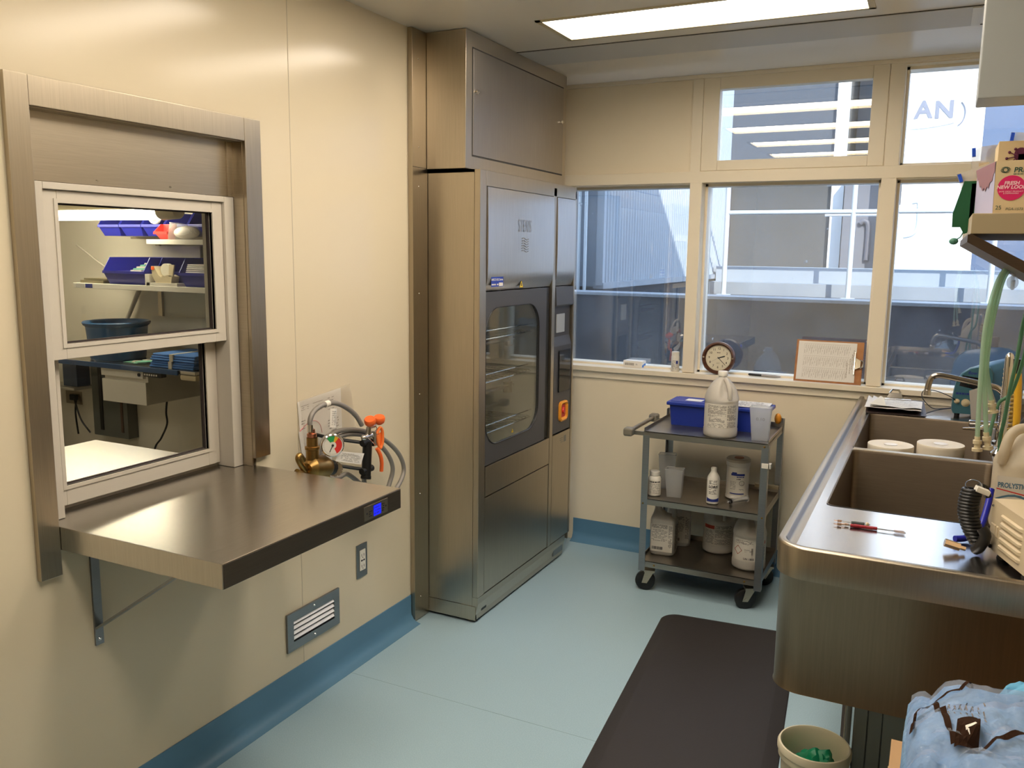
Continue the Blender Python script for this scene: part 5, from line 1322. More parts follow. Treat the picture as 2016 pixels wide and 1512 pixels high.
# ---- jugs on the bottom shelf
def fjug(label, x, y, z, rz, w, d, h, seed):
    t = thing('square_jug', label, 'jug', (x, y, z), rz, 'square white jugs on the bottom shelf of the cart', world=False)
    def ring(sx, sy, zz, ox=0, ex=5):
        out = []
        for k in range(40):
            a = 2 * PI * k / 40; ca, sa = math.cos(a), math.sin(a); r_ = (abs(ca) ** ex + abs(sa) ** ex) ** (-1 / ex)
            out.append((ox + sx * ca * r_, sy * sa * r_, zz))
        return out
    a_, c_ = w / 2, d / 2
    b = MB(); b.rings([ring(a_ * .92, c_ * .92, 0), ring(a_, c_, .008), ring(a_, c_, h * .62), ring(a_ * .96, c_ * .96, h * .66), ring(a_ * .55, c_ * .60, h * .72, -a_ * .30, 3), ring(a_ * .30, c_ * .34, h * .80, -a_ * .48, 2.5), ring(a_ * .24, c_ * .26, h * .92, -a_ * .5, 2), ring(a_ * .24, c_ * .26, h * .95, -a_ * .5, 2)])
    b.build('body', M_frostj2, t, ang=60)
    b = MB(); b.tube(catmull([(-a_ * .40, 0, h * .90), (-a_ * .1, 0, h * .95), (a_ * .45, 0, h * .93), (a_ * .72, 0, h * .86), (a_ * .78, 0, h * .76), (a_ * .78, 0, h * .64)], 5), .011, 12); b.build('handle', M_frostj2, t)
    MB().lathe([(0, .018), (a_ * .28, .018), (a_ * .3, 0)], c=(-a_ * .5, 0, h * .94), seg=24).build('cap', M_white, t)
    mp = lambda u, v, dd=0: (u, -c_ - .0006 - dd, v)
    lab = MB().patch(mp, -a_ * .86, a_ * .86, .018, h * .58, 1, .0).build('label', M_label, t, smooth=False)
    b = MB(); b.dashes(mp, -a_ * .8, a_ * .45, h * .50, h * .57, 5, .6, .0005, seed=seed, word=.005); b.dashes(mp, -a_ * .8, a_ * .45, h * .26, h * .48, 9, .35, .0005, seed=seed + 1, word=.008)
    b.dashes(mp, a_ * .55, a_ * .84, h * .15, h * .56, 20, .5, .0005, seed=seed + 2, word=.004); b.build('print', M_ink, lab, smooth=False)
    MB().bars(mp, -a_ * .75, a_ * .1, .028, .042, .0005, seed=seed).build('barcode', M_inkb, lab, smooth=False)
    ms = lambda u, v, dd=0: (a_ + .0006 + dd, u, v)
    l2 = MB().patch(ms, -c_ * .8, c_ * .8, .018, h * .58, 1, 0).build('label', M_label, t, smooth=False)
    b = MB(); b.dashes(ms, -c_ * .7, c_ * .7, .025, h * .55, 20, .5, .0005, seed=seed + 5, word=.004); b.build('print', M_ink, l2, smooth=False)
    return t
fjug('square white jug with barcode at the front left of the bottom shelf', .813, 3.795, .1495, .10, .118, .105, .262, 21)
fjug('square white jug behind the front left jug on the bottom shelf', .842, 3.955, .1495, .25, .115, .10, .262, 31)
t, mp, lab, k = gallon('gallon_jug', 'white round jug with red stripe label in the middle of the bottom shelf', 1.037, 3.952, .1495, .073, .274, M_white, .35, 'a')
b = MB(); b.patch(mp, -.075, -.020, .128 * k, .146 * k, 10, .0009); b.build('red_stripe', mat('brick_red', (.50, .06, .03), .6), lab, smooth=False)
b = MB(); b.dashes(mp, -.016, .07, .13 * k, .146 * k, 4, .5, .0008, seed=41, word=.004); b.dashes(mp, -.016, .07, .082 * k, .126 * k, 12, .5, .0008, seed=42, word=.004); b.dashes(mp, -.07, -.020, .05 * k, .122 * k, 18, .5, .0008, seed=43, word=.004); b.dashes(mp, -.016, .07, .05 * k, .078 * k, 7, .5, .0008, seed=44, word=.004)
b.build('print', M_ink, lab, smooth=False)
t, mp, lab, k = gallon('gallon_jug', 'white round jug marked UN 1805 at the front right of the bottom shelf', 1.210, 3.802, .1495, .074, .275, M_white, .5, 'a')
b = MB(); b.text('UN 1805', .0125, mp, .000, .058 * k, .0009, bold=.0005); b.dashes(mp, -.068, .018, .128 * k, .146 * k, 5, .45, .0008, seed=51, word=.005); b.dashes(mp, -.02, .012, .092 * k, .105 * k, 4, .35, .0008, seed=52, word=.005)
b.bars(lambda u, v, d=0: mp(v, u, d), .080 * k, .112 * k, .010, .018, .0009, seed=5); b.dashes(mp, .032, .085, .05 * k, .125 * k, 16, .5, .0008, seed=53, word=.004); b.build('print', M_ink, lab, smooth=False)
b = MB(); c_ = (-.052, .096 * k); s_ = .020
for (p, q_) in (((0, s_), (s_, 0)), ((s_, 0), (0, -s_)), ((0, -s_), (-s_, 0)), ((-s_, 0), (0, s_))): b.tube([mp(c_[0] + p[0], c_[1] + p[1], .001), mp(c_[0] + q_[0], c_[1] + q_[1], .001)], .0010, 5)
b.patch(mp, .030, .085, .130 * k, .146 * k, 8, .0009); b.build('hazard_diamond', MATS['brick_red'], lab, smooth=False)

# ================================================================== FLOOR THINGS
t = thing('anti_fatigue_mat', 'long dark brown anti-fatigue mat on the floor beside the sink bench', 'mat', (1.25, 2.4, 0))
a = math.radians(4.9); mm = T(.925, 3.455, 0) @ RZ(a)
Wm, Lm = .556, 1.95
def rr2(w0, w1, l0, l1, r, z, n=8):
    out = []
    for (cx_, cy_, a0) in ((w1 - r, l1 - r, 0), (w0 + r, l1 - r, 90), (w0 + r, l0 + r, 180), (w1 - r, l0 + r, 270)):
        for i in range(n + 1):
            q_ = math.radians(a0 + 90 * i / n); out.append(mm @ Vector((cx_ + r * math.cos(q_), cy_ + r * math.sin(q_), z)))
    return out
b = MB(); b.rings([rr2(0, Wm, -Lm, 0, .07, .0005), rr2(.004, Wm - .004, -Lm + .004, -.004, .068, .004), rr2(.045, Wm - .045, -Lm + .045, -.045, .05, .018), rr2(.05, Wm - .05, -Lm + .05, -.05, .048, .019)]); b.build('pad', M_mat, t, ang=20)

t = thing('waste_pail', 'cream plastic pail holding a green glove, standing beside the mat', 'bucket', (1.683, 2.275, 0), 0, None, False)
MB().lathe([(0, 0), (.070, 0), (.073, .003), (.086, .205), (.092, .207), (.092, .222), (.0955, .226), (.0955, .238), (.092, .245), (.088, .246), (.085, .240), (.084, .205), (.071, .006), (0, .006)], seg=56).build('body', mat('pail_cream', (.66, .60, .44), .45), t)
t = thing('green_glove', 'crumpled green glove on white paper waste inside the cream pail', 'glove', (1.69, 2.28, .006))
MB().lathe([(0, .007), (.068, .007), (.077, .11), (.06, .125), (0, .13)], c=(1.683, 2.275, 0), seg=24).build('liner_paper', M_whitep, t)
b = MB(); bmn = bmesh.new(); bmesh.ops.create_icosphere(bmn, subdivisions=4, radius=1)
for v_ in bmn.verts:
    n_ = v_.co.normalized(); s_ = 1 + .35 * noise.noise(n_ * 1.7) + .18 * noise.noise(n_ * 4.5); v_.co = Vector((n_.x * .058 * s_, n_.y * .05 * s_, n_.z * .075 * s_))
b.bm(bmn, T(1.690, 2.285, .150)); b.build('crumple', mat('emerald_glove', (.0, .20, .09), .45), t)

# carton and bag of gowns at the lower right
t = thing('open_carton', 'brown cardboard carton with orange inner edge under the bag of gowns', 'box', (2.08, 1.30, 0))
b = MB(); b.box(1.874, 1.00, 0, 1.880, 1.34, .775); b.box(1.874, 1.34, 0, 1.880, 1.57, .695); b.box(2.294, 1.00, 0, 2.30, 1.57, .695); b.box(1.880, 1.00, 0, 2.294, 1.006, .695); b.box(1.880, 1.564, 0, 2.294, 1.57, .695); b.box(1.880, 1.006, .689, 2.294, 1.564, .695); b.build('walls', M_card, t, smooth=False)
MB().box(1.8803, 1.01, .70, 1.8818, 1.335, .772).build('orange_lining', mat('orange_print', (.75, .13, .03), .6), t, smooth=False)

t = thing('bag_of_gowns', 'clear plastic bag of folded pale blue gowns with brown printed strips', 'bag', (2.07, 1.30, .70))
def bagf(u, v):   # top height, u across 0..1 (x), v depth 0..1 (y)
    e = (1 - abs(2 * u - 1) ** 3.2) * (1 - abs(2 * v - 1) ** 4)
    return max(.7025, .70 + (.222 * max(e, 0) ** .14) + .016 * noise.noise(Vector((u * 4, v * 4, 1.3))) + .012 * noise.noise(Vector((u * 8, v * 10, 4.0))) + .005 * noise.noise(Vector((u * 20, v * 24, 2.0))) - .020 * (1 - min(1, abs(noise.noise(Vector((u * 3 + v * 2, v * 5 - u * 3, 7.0)))) * 5)) - .008 * (1 - min(1, abs(noise.noise(Vector((u * 9, v * 7 + u * 3, 9.0)))) * 5)))
def bxy(u, v): return (1.889 + .40 * u + .003 * math.sin(v * 7), 1.02 + .435 * v - .03 * u + .004 * math.sin(u * 9))
def bagsheet(b, off, n=44, inset=0.0):
    vv = []
    for i in range(n + 1):
        for j in range(n + 1):
            u, v = inset + (1 - 2 * inset) * i / n, inset + (1 - 2 * inset) * j / n; x, y = bxy(u, v)
            vv.append((x, y, bagf(u, v) + off))
    b.add(vv, [(i * (n + 1) + j, i * (n + 1) + j + 1, (i + 1) * (n + 1) + j + 1, (i + 1) * (n + 1) + j) for i in range(n) for j in range(n)])
    base = [(x, y, .7005) for x, y in [bxy(inset, inset), bxy(1 - inset, inset), bxy(1 - inset, 1 - inset), bxy(inset, 1 - inset)]]
    b.add(base, [(0, 1, 2, 3)])
    rim = [bxy(inset + (1 - 2 * inset) * i / n, q_) for q_ in (inset, 1 - inset) for i in range(n + 1)]
    for q_ in (inset, 1 - inset):
        for i in range(n):
            u0, u1 = inset + (1 - 2 * inset) * i / n, inset + (1 - 2 * inset) * (i + 1) / n
            (xa, ya_), (xb, yb_) = bxy(u0, q_), bxy(u1, q_); b.add([(xa, ya_, .7005), (xb, yb_, .7005), (xb, yb_, bagf(u1, q_) + off), (xa, ya_, bagf(u0, q_) + off)], [(0, 1, 2, 3)])
            (xa, ya_), (xb, yb_) = bxy(q_, u0), bxy(q_, u1); b.add([(xa, ya_, .7005), (xb, yb_, .7005), (xb, yb_, bagf(q_, u1) + off), (xa, ya_, bagf(q_, u0) + off)], [(0, 1, 2, 3)])
b = MB(); bagsheet(b, -.006, 40, .012); b.build('folded_gowns', M_gown, t, ang=180, weld=True)
b = MB(); bagsheet(b, .002); b.build('clear_film', M_bag, t, ang=180)
def onbag(x, y):
    v = (y - 1.02 + .03 * (x - 1.885) / .41) / .435; u = (x - 1.885) / .41
    return Vector((x, y, bagf(min(max(u, .0), 1), min(max(v, 0), 1)) + .0042))
def ribbon(b, pts, w, n=10):
    P_ = []
    for i in range(len(pts) - 1):
        for k in range(n): P_.append(Vector(pts[i]).lerp(Vector(pts[i + 1]), k / n))
    P_.append(Vector(pts[-1])); 
    for i in range(len(P_) - 1):
        d = (P_[i + 1] - P_[i]).normalized(); n_ = Vector((-d.y, d.x)) * w / 2
        q_ = [onbag(*(P_[i] - n_)), onbag(*(P_[i + 1] - n_)), onbag(*(P_[i + 1] + n_)), onbag(*(P_[i] + n_))]; b.add(q_, [(0, 1, 2, 3)])
b = MB()
ribbon(b, [(1.929, 1.352), (1.952, 1.205)], .0075); ribbon(b, [(1.928, 1.355), (1.962, 1.366), (1.98, 1.397)], .0045)
ribbon(b, [(1.900, 1.26), (1.905, 1.32), (1.926, 1.36)], .004); ribbon(b, [(1.985, 1.205), (2.03, 1.238), (2.09, 1.26)], .008)
for i in range(6):
    for j in range(6):
        f = lambda s, r_: (1.952 + .030 * s + .004 * r_ - .002 * s * r_, 1.200 + .004 * s + .055 * r_ + .008 * s)
        q_ = [onbag(*f(i / 6, j / 6)), onbag(*f((i + 1) / 6, j / 6)), onbag(*f((i + 1) / 6, (j + 1) / 6)), onbag(*f(i / 6, (j + 1) / 6))]; b.add(q_, [(0, 1, 2, 3)])
b.build('brown_print', mat('dark_brown_print', (.03, .014, .008), .9, spec=.1), t, smooth=False)
b = MB(); ribbon(b, [(1.966, 1.236), (1.978, 1.243)], .004, 4); ribbon(b, [(1.967, 1.237), (1.969, 1.226)], .004, 4)
b.build('white_mark', M_white, t, smooth=False)
b = MB()
for r_ in range(7):
    for s_ in range(4):
        x, y = 1.945 + r_ * .0075, 1.325 - s_ * .014 - r_ * .001; ribbon(b, [(x, y), (x + .002, y - .009)], .0016, 2)
b.build('fine_print', MATS['ink_grey'], t, smooth=False)
t = thing('blue_bonnet', 'crumpled light blue disposable cap standing behind the far side of the gown bag', 'cap', (2.05, 1.51, .696))
b = MB(); bmn = bmesh.new(); bmesh.ops.create_icosphere(bmn, subdivisions=4, radius=1)
for v_ in bmn.verts:
    n_ = v_.co.normalized(); s_ = 1 + .25 * noise.noise(n_ * 2.0 + Vector((3, 0, 0))) + .08 * noise.noise(n_ * 6); v_.co = Vector((n_.x * .048 * s_, n_.y * .030 * s_, n_.z * .080 * s_))
b.bm(bmn, T(2.056, 1.512, .792)); b.build('puff', mat('sky_blue_nonwoven', (.13, .40, .62), .8), t)

# ================================================================== NEXT ROOM (seen through the pass-through)
OX0, OY1 = -3.6, 3.86
b = MB().box(OX0, .4, -.12, -.15, OY1, 0); struct('floor_next_room', b, mat('next_room_floor', (.30, .30, .29), .5), smooth=False)
b = MB().box(OX0, OY1, 0, -.15, OY1 + .1, CZ); struct('wall_next_room_far', b, mat('next_room_wall', (.80, .74, .62), .4), smooth=False)
b = MB().box(OX0 - .1, .4, 0, OX0, OY1, CZ); struct('wall_next_room_side', b, MATS['next_room_wall'], smooth=False)
b = MB().box(OX0 - .1, .3, 0, -.15, .4, CZ); struct('wall_next_room_near', b, MATS['next_room_wall'], smooth=False)
b = MB().box(OX0 - .1, .3, CZ, -.15, OY1 + .1, CZ + .1); struct('ceiling_next_room', b, M_ceil, smooth=False)
t = thing('ceiling_light', 'added fill light on the next room ceiling, out of view', 'light', (-2.6, 1.35, CZ))  # unseen fill lamp, added to brighten the drawer fronts
MB().box(-3.2, 1.2, CZ - .03, -2.0, 1.5, CZ - .001).build('diffuser', mat('next_room_fill', (1, 1, 1), .5, emis=(1.0, .88, .72), estr=9.0), t, smooth=False)

# bench with blue edge
t = thing('packing_bench', 'steel topped packing bench with blue edge in the next room', 'bench', (-2.4, 3.5, 0))
MB().box(-3.4, 3.30, .868, -1.66, 3.84, .888, 0, .004).build('top', M_steelt, t)
MB().box(-3.4, 3.288, .862, -1.78, 3.30, .890, 0, .003).build('blue_edge', mat('bench_blue', (.02, .07, .19), .35), t)
MB().box(-1.779, 3.302, .835, -1.66, 3.84, .867, 0, .010).build('side_bracket', M_cream, t)
for x, y in ((-3.38, 3.43), (-1.70, 3.77)):
    b = MB(); b.box(x - .02, y - .03, .02, x + .02, y + .03, .8679); b.box(x - .02, 3.3, 0, x + .02, 3.83, .03); b.build('lift_leg', M_steeld, t, smooth=False)
t = thing('drawer_unit', 'white two drawer unit hung under the packing bench', 'drawers', (-2.2, 3.5, .66))
MB().box(-2.425, 3.34, .665, -2.07, 3.75, .866).build('carcass', M_white, t, smooth=False)
d = MB().box(-2.43, 3.318, .815, -2.085, 3.34, .862, 0, .002).build('drawer', M_white, t)
MB().cyl((-2.112, 3.318, .838), (-2.112, 3.312, .838), .010, seg=16).build('lock', M_inkb, d)
MB().box(-2.425, 3.318, .664, -2.065, 3.34, .796, 0, .002).build('drawer', M_white, t)
t = thing('keypad', 'black height keypad under the bench edge beside the drawers', 'keypad', (-2.0, 3.33, .84))
b = MB(); b.box(-2.06, 3.30, .835, -1.92, 3.34, .861, 0, .004); b.build('case', M_black, t)
b = MB()
for k in range(6): b.box(-2.05 + k * .018, 3.2985, .842, -2.04 + k * .018, 3.30, .852)
b.build('keys', M_white, t, smooth=False)
# blue wrapped packs
def pack(z, w, lab, dx=0):
    t = thing('wrapped_pack', lab, 'sterile pack', (-1.86, 3.44, z), 0, 'folded blue sterile packs on the packing bench')
    b = MB(); n = 3
    for k in range(n):
        b.box(-2.04 + dx + k * .006, 3.325 + k * .004, z + k * .013, -1.70 + dx, 3.60, z + (k + 1) * .013 - .001, 0, .006, 3)
    b.build('folded_wrap', M_drape, t)
    MB().box(-1.885 + dx, 3.322, z, -1.858 + dx, 3.605, z + .0402, 0, .001).build('tape', M_tape, t)
pack(.8885, .3, 'lower folded blue sterile pack on the packing bench'); pack(.929, .3, 'upper folded blue sterile pack on the packing bench', .01)
t = thing('instrument_pouches', 'pale green and clear peel pouches strewn on the packing bench', 'pouches', (-2.3, 3.45, .889))
for k in range(7):
    b = MB(T(-2.24 + k * .018, 3.42 + (k % 3) * .05, .889 + k * .0022) @ RZ(k * .7)); b.box(-.08, -.035, 0, .08, .035, .002); b.build('pouch', [M_mint, M_tape, M_frost][k % 3], t, smooth=False)
# items on wall of next room
t = thing('grey_lift_column', 'tall grey equipment panel with slots on the far wall of the next room', 'equipment panel', (-2.7, 3.8, .38))
MB().box(-3.13, 3.78, .30, -2.80, 3.858, .86).build('panel', mat('olive_grey_panel', (.13, .135, .12), .5), t, smooth=False)
MB().box(-3.06, 3.775, .34, -3.03, 3.78, .86).build('slot', M_black, t, smooth=False)
MB().box(-2.86, 3.775, .34, -2.84, 3.78, .86).build('slot', mat('rust_brown', (.10, .06, .04), .6), t, smooth=False)
t = thing('glove_dispenser', 'white wall dispenser holding blue items in the next room', 'dispenser', (-3.3, 3.8, .62))
b = MB(); b.box(-3.56, 3.70, .60, -3.20, 3.858, .62, 0, .006); b.box(-3.56, 3.84, .60, -3.20, 3.858, .86); b.build('tray', M_white, t)
MB().box(-3.36, 3.74, .62, -3.22, 3.84, .85, 0, .004).build('blue_pack', mat('muted_blue', (.08, .12, .22), .5), t)
t = thing('wall_socket', 'steel wall socket with black plugs in the next room', 'socket', (-3.4, 3.858, .45))
MB().box(-3.50, 3.852, .47, -3.34, 3.859, .56, 0, .001).build('plate', M_steel, t)
b = MB(); b.tube(catmull([(-3.40, 3.84, .52), (-3.33, 3.80, .48), (-3.27, 3.79, .38), (-3.20, 3.80, .30)], 6), .006, 8); b.tube(catmull([(-3.38, 3.84, .50), (-3.34, 3.80, .42), (-3.31, 3.79, .28)], 6), .006, 8); b.box(-3.43, 3.825, .50, -3.37, 3.851, .54, 0, .004); b.build('plug', M_black, t)
t = thing('dangling_cable', 'black cable hanging below the drawer unit in the next room', 'cable', (-2.3, 3.6, .4))
MB().tube(catmull([(-2.22, 3.6, .664), (-2.26, 3.62, .56), (-2.28, 3.64, .48), (-2.36, 3.66, .38), (-2.45, 3.68, .28), (-2.5, 3.7, .0)], 6), .006, 8).build('cord', M_black, t)

# shelves over the bench
def wshelf(nm, lab, x0, x1, y, z, th=.028, dep=.30):
    t = thing(nm, lab, 'shelf', ((x0 + x1) / 2, y, z), 0, 'white shelves in the next room')
    MB().box(x0, y, z - th, x1, 3.837, z, 0, .002).build('board', M_white, t)
    return t
ms = wshelf('white_shelf', 'long white shelf carrying blue bins in the next room', -2.76, -1.35, 3.42, 1.335, .03)
MB().box(-2.735, 3.418, 1.309, -2.66, 3.4199, 1.331).build('grey_tag', M_frost, ms, smooth=False); MB().box(-2.65, 3.418, 1.308, -2.59, 3.4199, 1.332).build('blue_tag', M_navy, ms, smooth=False)
b = MB(); b.tube([(-2.66, 3.82, 1.30), (-2.92, 3.82, .910)], .014, 10); b.build('diagonal_brace', M_alu, ms)
b = MB(); b.tube([(-2.75, 3.75, 1.345), (-3.15, 3.75, 1.56)], .006, 8); b.build('stay_rod', M_alu, ms)
wshelf('white_shelf', 'short high white shelf with a red bin in the next room', -2.12, -1.35, 3.42, 1.594)
t = thing('slotted_rails', 'slotted metal shelf standards on the far wall of the next room', 'shelf standard', (-2.3, 3.85, 1.0))
for x in (-2.52, -1.88): MB().box(x - .016, 3.842, .95, x + .016, 3.8595, 2.0).build('rail', M_steel, t, smooth=False)
t = thing('wall_board', 'white backing board low on the far wall of the next room', 'board', (-2.1, 3.85, 1.05)); MB().box(-2.60, 3.838, .93, -1.3, 3.842, 1.12).build('board', M_white, t, smooth=False)
t = thing('wall_board', 'small white backing board under the upper bins in the next room', 'board', (-2.3, 3.85, 1.45)); MB().box(-2.56, 3.838, 1.46, -2.15, 3.842, 1.56).build('board', M_white, t, smooth=False)

def bin_(lab, x0, x1, y0, z, h, dep, m=M_binblue, grp='blue plastic bins on the shelf in the next room'):
    t = thing('storage_bin', lab, 'bin', ((x0 + x1) / 2, y0, z), 0, grp)
    b = MB(); w = .005; fh = h * .48
    b.hexa([(x0 + .02, y0 + .03, z), (x1 - .02, y0 + .03, z), (x1 - .02, y0 + dep, z), (x0 + .02, y0 + dep, z), (x0, y0, z + fh), (x1, y0, z + fh), (x1, y0 + dep, z + fh), (x0, y0 + dep, z + fh)])
    for xx in (x0, x1 - w):
        b.prism([(y0, z + fh), (y0 + dep, z + fh), (y0 + dep, z + h), (y0 + .05, z + h)], lambda p, q_: (xx, p, q_), lambda p, q_: (xx + w, p, q_))
    b.box(x0, y0 + dep - w, z + fh, x1, y0 + dep, z + h)
    b.box(x0, y0 - .003, z + fh - .012, x1, y0 + .004, z + fh + .003)
    b.build('body', m, t, smooth=False); return t
bin_('left blue bin with pale green packets on the long shelf, next room', -2.50, -2.16, 3.425, 1.3355, .155, .34)
bin_('middle blue bin behind the tape dispenser on the long shelf, next room', -2.15, -1.89, 3.50, 1.3355, .155, .30)
bin_('right blue bin with white cloths on the long shelf, next room', -1.885, -1.62, 3.425, 1.3355, .155, .34)
t = thing('paper_packets', 'pale green packets in the left blue bin of the next room', 'packets', (-2.26, 3.5, 1.41))
for k in range(5): b = MB(T(-2.27 + k * .012, 3.5 + k * .012, 1.411 + k * .010) @ RZ(.2 * k)); b.box(-.045, -.035, 0, .045, .04, .008); b.build('packet', M_mint if k % 2 else M_tape, t, smooth=False)
t = thing('folded_cloths', 'stack of folded white cloths in the right blue bin of the next room', 'cloths', (-1.75, 3.5, 1.41))
b = MB()
for k in range(5): b.box(-1.86 + .004 * k, 3.45, 1.411 + k * .010, -1.64, 3.62, 1.419 + k * .010, 0, .003)
b.build('stack', M_whitep, t)
t = thing('tape_dispenser', 'cream desk tape dispenser in front of the middle blue bin, next room', 'tape dispenser', (-2.03, 3.44, 1.336))
b = MB(); P_ = [(-2.075, 1.353), (-1.955, 1.353), (-1.945, 1.39), (-1.975, 1.40), (-2.03, 1.385), (-2.05, 1.395), (-2.085, 1.445), (-2.105, 1.445), (-2.10, 1.39)]
b.rings([[(x, yy, z) for x, z in P_] for yy in (3.432, 3.485)]); b.rings([[(x, yy, z) for x, z in ((-1.97, 1.39), (-1.94, 1.39), (-1.925, 1.455), (-1.965, 1.455))] for yy in (3.432, 3.44)]); b.build('body', M_cream, t, smooth=False)
MB().cyl((-2.01, 3.445, 1.425), (-2.01, 3.475, 1.425), .036, seg=28).build('tape_roll', M_tape, t)
MB().box(-2.105, 3.430, 1.425, -2.08, 3.4318, 1.443).build('red_sticker', M_orange, t, smooth=False)
t = thing('low_carton', 'low white carton under the tape dispenser in the next room', 'box', (-2.03, 3.44, 1.336)); MB().box(-2.14, 3.424, 1.3355, -1.90, 3.50, 1.3525).build('body', M_white, t, smooth=False)
MB().box(-2.15, 3.424, 1.3355, -2.115, 3.46, 1.40).build('upright_card', M_white, t, smooth=False)
t = thing('flat_trays', 'thin flat trays stacked at the left end of the long shelf, next room', 'trays', (-2.62, 3.5, 1.336)); MB().box(-2.72, 3.44, 1.3355, -2.52, 3.65, 1.352).box(-2.70, 3.45, 1.354, -2.50, 3.65, 1.364).build('stack', mat('olive_tray', (.20, .17, .10), .5), t, smooth=False)
for k in range(5):
    bin_(['leftmost blue bin of the upper row, next room', 'second blue bin of the upper row, next room', 'third blue bin of the upper row with cream roll, next room', 'fourth blue bin of the upper row, next room', 'rightmost blue bin of the upper row, next room'][k], -2.64 + k * .185, -2.46 + k * .185, 3.52, 1.615, .13, .24, grp='upper row of blue bins in the next room')
t = thing('bin_rail', 'metal rail holding the upper row of blue bins in the next room', 'rail', (-2.2, 3.8, 1.6)); MB().box(-2.66, 3.765, 1.60, -1.66, 3.841, 1.614).build('rail', M_steel, t, smooth=False)
t = thing('cream_roll', 'cream tape roll standing in the third upper blue bin', 'roll', (-2.18, 3.6, 1.69))
b = MB(); b.tube([(-2.19 + .045 * math.cos(a), 3.55, 1.737 + .045 * math.sin(a)) for a in [2 * PI * i / 24 for i in range(24)]], .012, 8, loop=True); b.build('ring', M_tape, t)
bin_('small red bin on the short high shelf, next room', -2.08, -1.975, 3.44, 1.5945, .085, .07, M_red, None)
t = thing('plastic_wrapped_bundle', 'clear wrapped white bundle beside the red bin, next room', 'bundle', (-1.86, 3.5, 1.595))
b = MB(); b.sphere((-1.86, 3.472, 1.632), 1, .09, .040, .036); b.build('bundle', M_whitep, t)
b = MB(); b.rings([[(-1.96, 3.43, 1.595), (-1.76, 3.43, 1.595), (-1.76, 3.514, 1.595), (-1.96, 3.514, 1.595)], [(-1.965, 3.45, 1.69), (-1.80, 3.45, 1.665), (-1.80, 3.50, 1.665), (-1.965, 3.50, 1.69)]]); b.build('wrap', M_sleeve, t)
# tub
t = thing('blue_tub', 'round blue plastic basin on the packing bench in the next room', 'tub', (-2.44, 3.55, .889))
MB().lathe([(0, 0), (.15, 0), (.155, .01), (.172, .195), (.184, .205), (.190, .218), (.184, .225), (.172, .22), (.165, .21), (.15, .02), (0, .02)], c=(-2.50, 3.50, .8885), seg=56).build('body', M_tubblue, t)
# bench tube light
t = thing('tube_light', 'bright fluorescent tube light over the packing bench in the next room', 'light', (-2.4, 3.33, 1.7))
MB().box(-2.95, 3.33, 1.745, -1.92, 3.40, 1.80, 0, .004).build('batten', M_cream, t)
MB().tube([(-2.95, 3.36, 1.735), (-1.92, 3.36, 1.735)], .036, 24).build('tube', M_tubelight, t)
b = MB(); b.tube([(-1.92, 3.36, 1.745), (-1.91, 3.36, 1.745), (-1.80, 3.36, 1.752), (-1.79, 3.36, 1.752)], .05, 24, rr=[.046, .05, .05, .044]); b.tube([(-2.43, 3.36, 1.8), (-2.43, 3.6, 1.8), (-2.43, 3.86, 1.8)], .01, 8); b.build('end_cap', M_cream, t)

# ================================================================== OUTDOORS
b = MB().box(-4, 4.32, -3.1, 9, 40, -3.0); struct('ground', b, M_deck, smooth=False)
b = MB().box(-4, 4.17, CZ, 9, 4.35, 4.50).box(-3.7, 4.32, -3, -.15, 4.35, CZ).box(RXW + .1, 4.17, -3, 9, 4.35, CZ).box(-.15, 4.19, -3, RXW + .1, 4.35, -.0); struct('wall_exterior', b, M_bright, smooth=False)
b = MB().box(-4, -1.8, 2.52, 9, 4.35, 2.62); struct('roof_slab', b, M_deck, smooth=False)
# parapet in front
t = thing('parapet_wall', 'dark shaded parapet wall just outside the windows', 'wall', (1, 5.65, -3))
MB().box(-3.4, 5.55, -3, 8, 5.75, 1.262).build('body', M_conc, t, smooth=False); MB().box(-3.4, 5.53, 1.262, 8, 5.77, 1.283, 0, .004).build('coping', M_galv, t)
# corrugated siding building
t = thing('corrugated_shed', 'pale corrugated metal building outside the left window', 'building', (-2, 8, -3))
b = MB(); n = 64; ring0 = []; L_ = 4.2
pr = []
for i in range(n * 4):
    y = 6.0 + L_ * i / (n * 4); ph = i % 4; pr.append((-.372 if ph in (0, 1) else -.394, y))
for (z0_, z1_) in ((1.33, 7.0),):
    vv = [(x, y, z) for z in (z0_, z1_) for x, y in pr]; N_ = len(pr)
    b.add(vv, [(i, i + 1, N_ + i + 1, N_ + i) for i in range(N_ - 1)])
b.box(-3.6, 6.0, 1.33, -.395, 10.2, 7.0); b.build('siding', M_siding, t, smooth=False)
MB().box(-3.6, 5.985, 1.30, -.36, 6.0, 7.0).build('end_wall', mat('slate_end_wall', (.17, .20, .24), .6), t, smooth=False)
MB().box(-.40, 5.975, 1.31, -.345, 6.02, 7.0).build('corner_trim', M_siding, t, smooth=False)
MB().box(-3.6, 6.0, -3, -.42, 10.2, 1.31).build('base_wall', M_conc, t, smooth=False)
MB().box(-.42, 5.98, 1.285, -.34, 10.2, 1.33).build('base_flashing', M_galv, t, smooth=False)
for x in (-.52, -.47, -.56): MB().cyl((x, 5.93, 1.0), (x, 5.93, 5), .012, seg=10).build('conduit', M_rail, t)
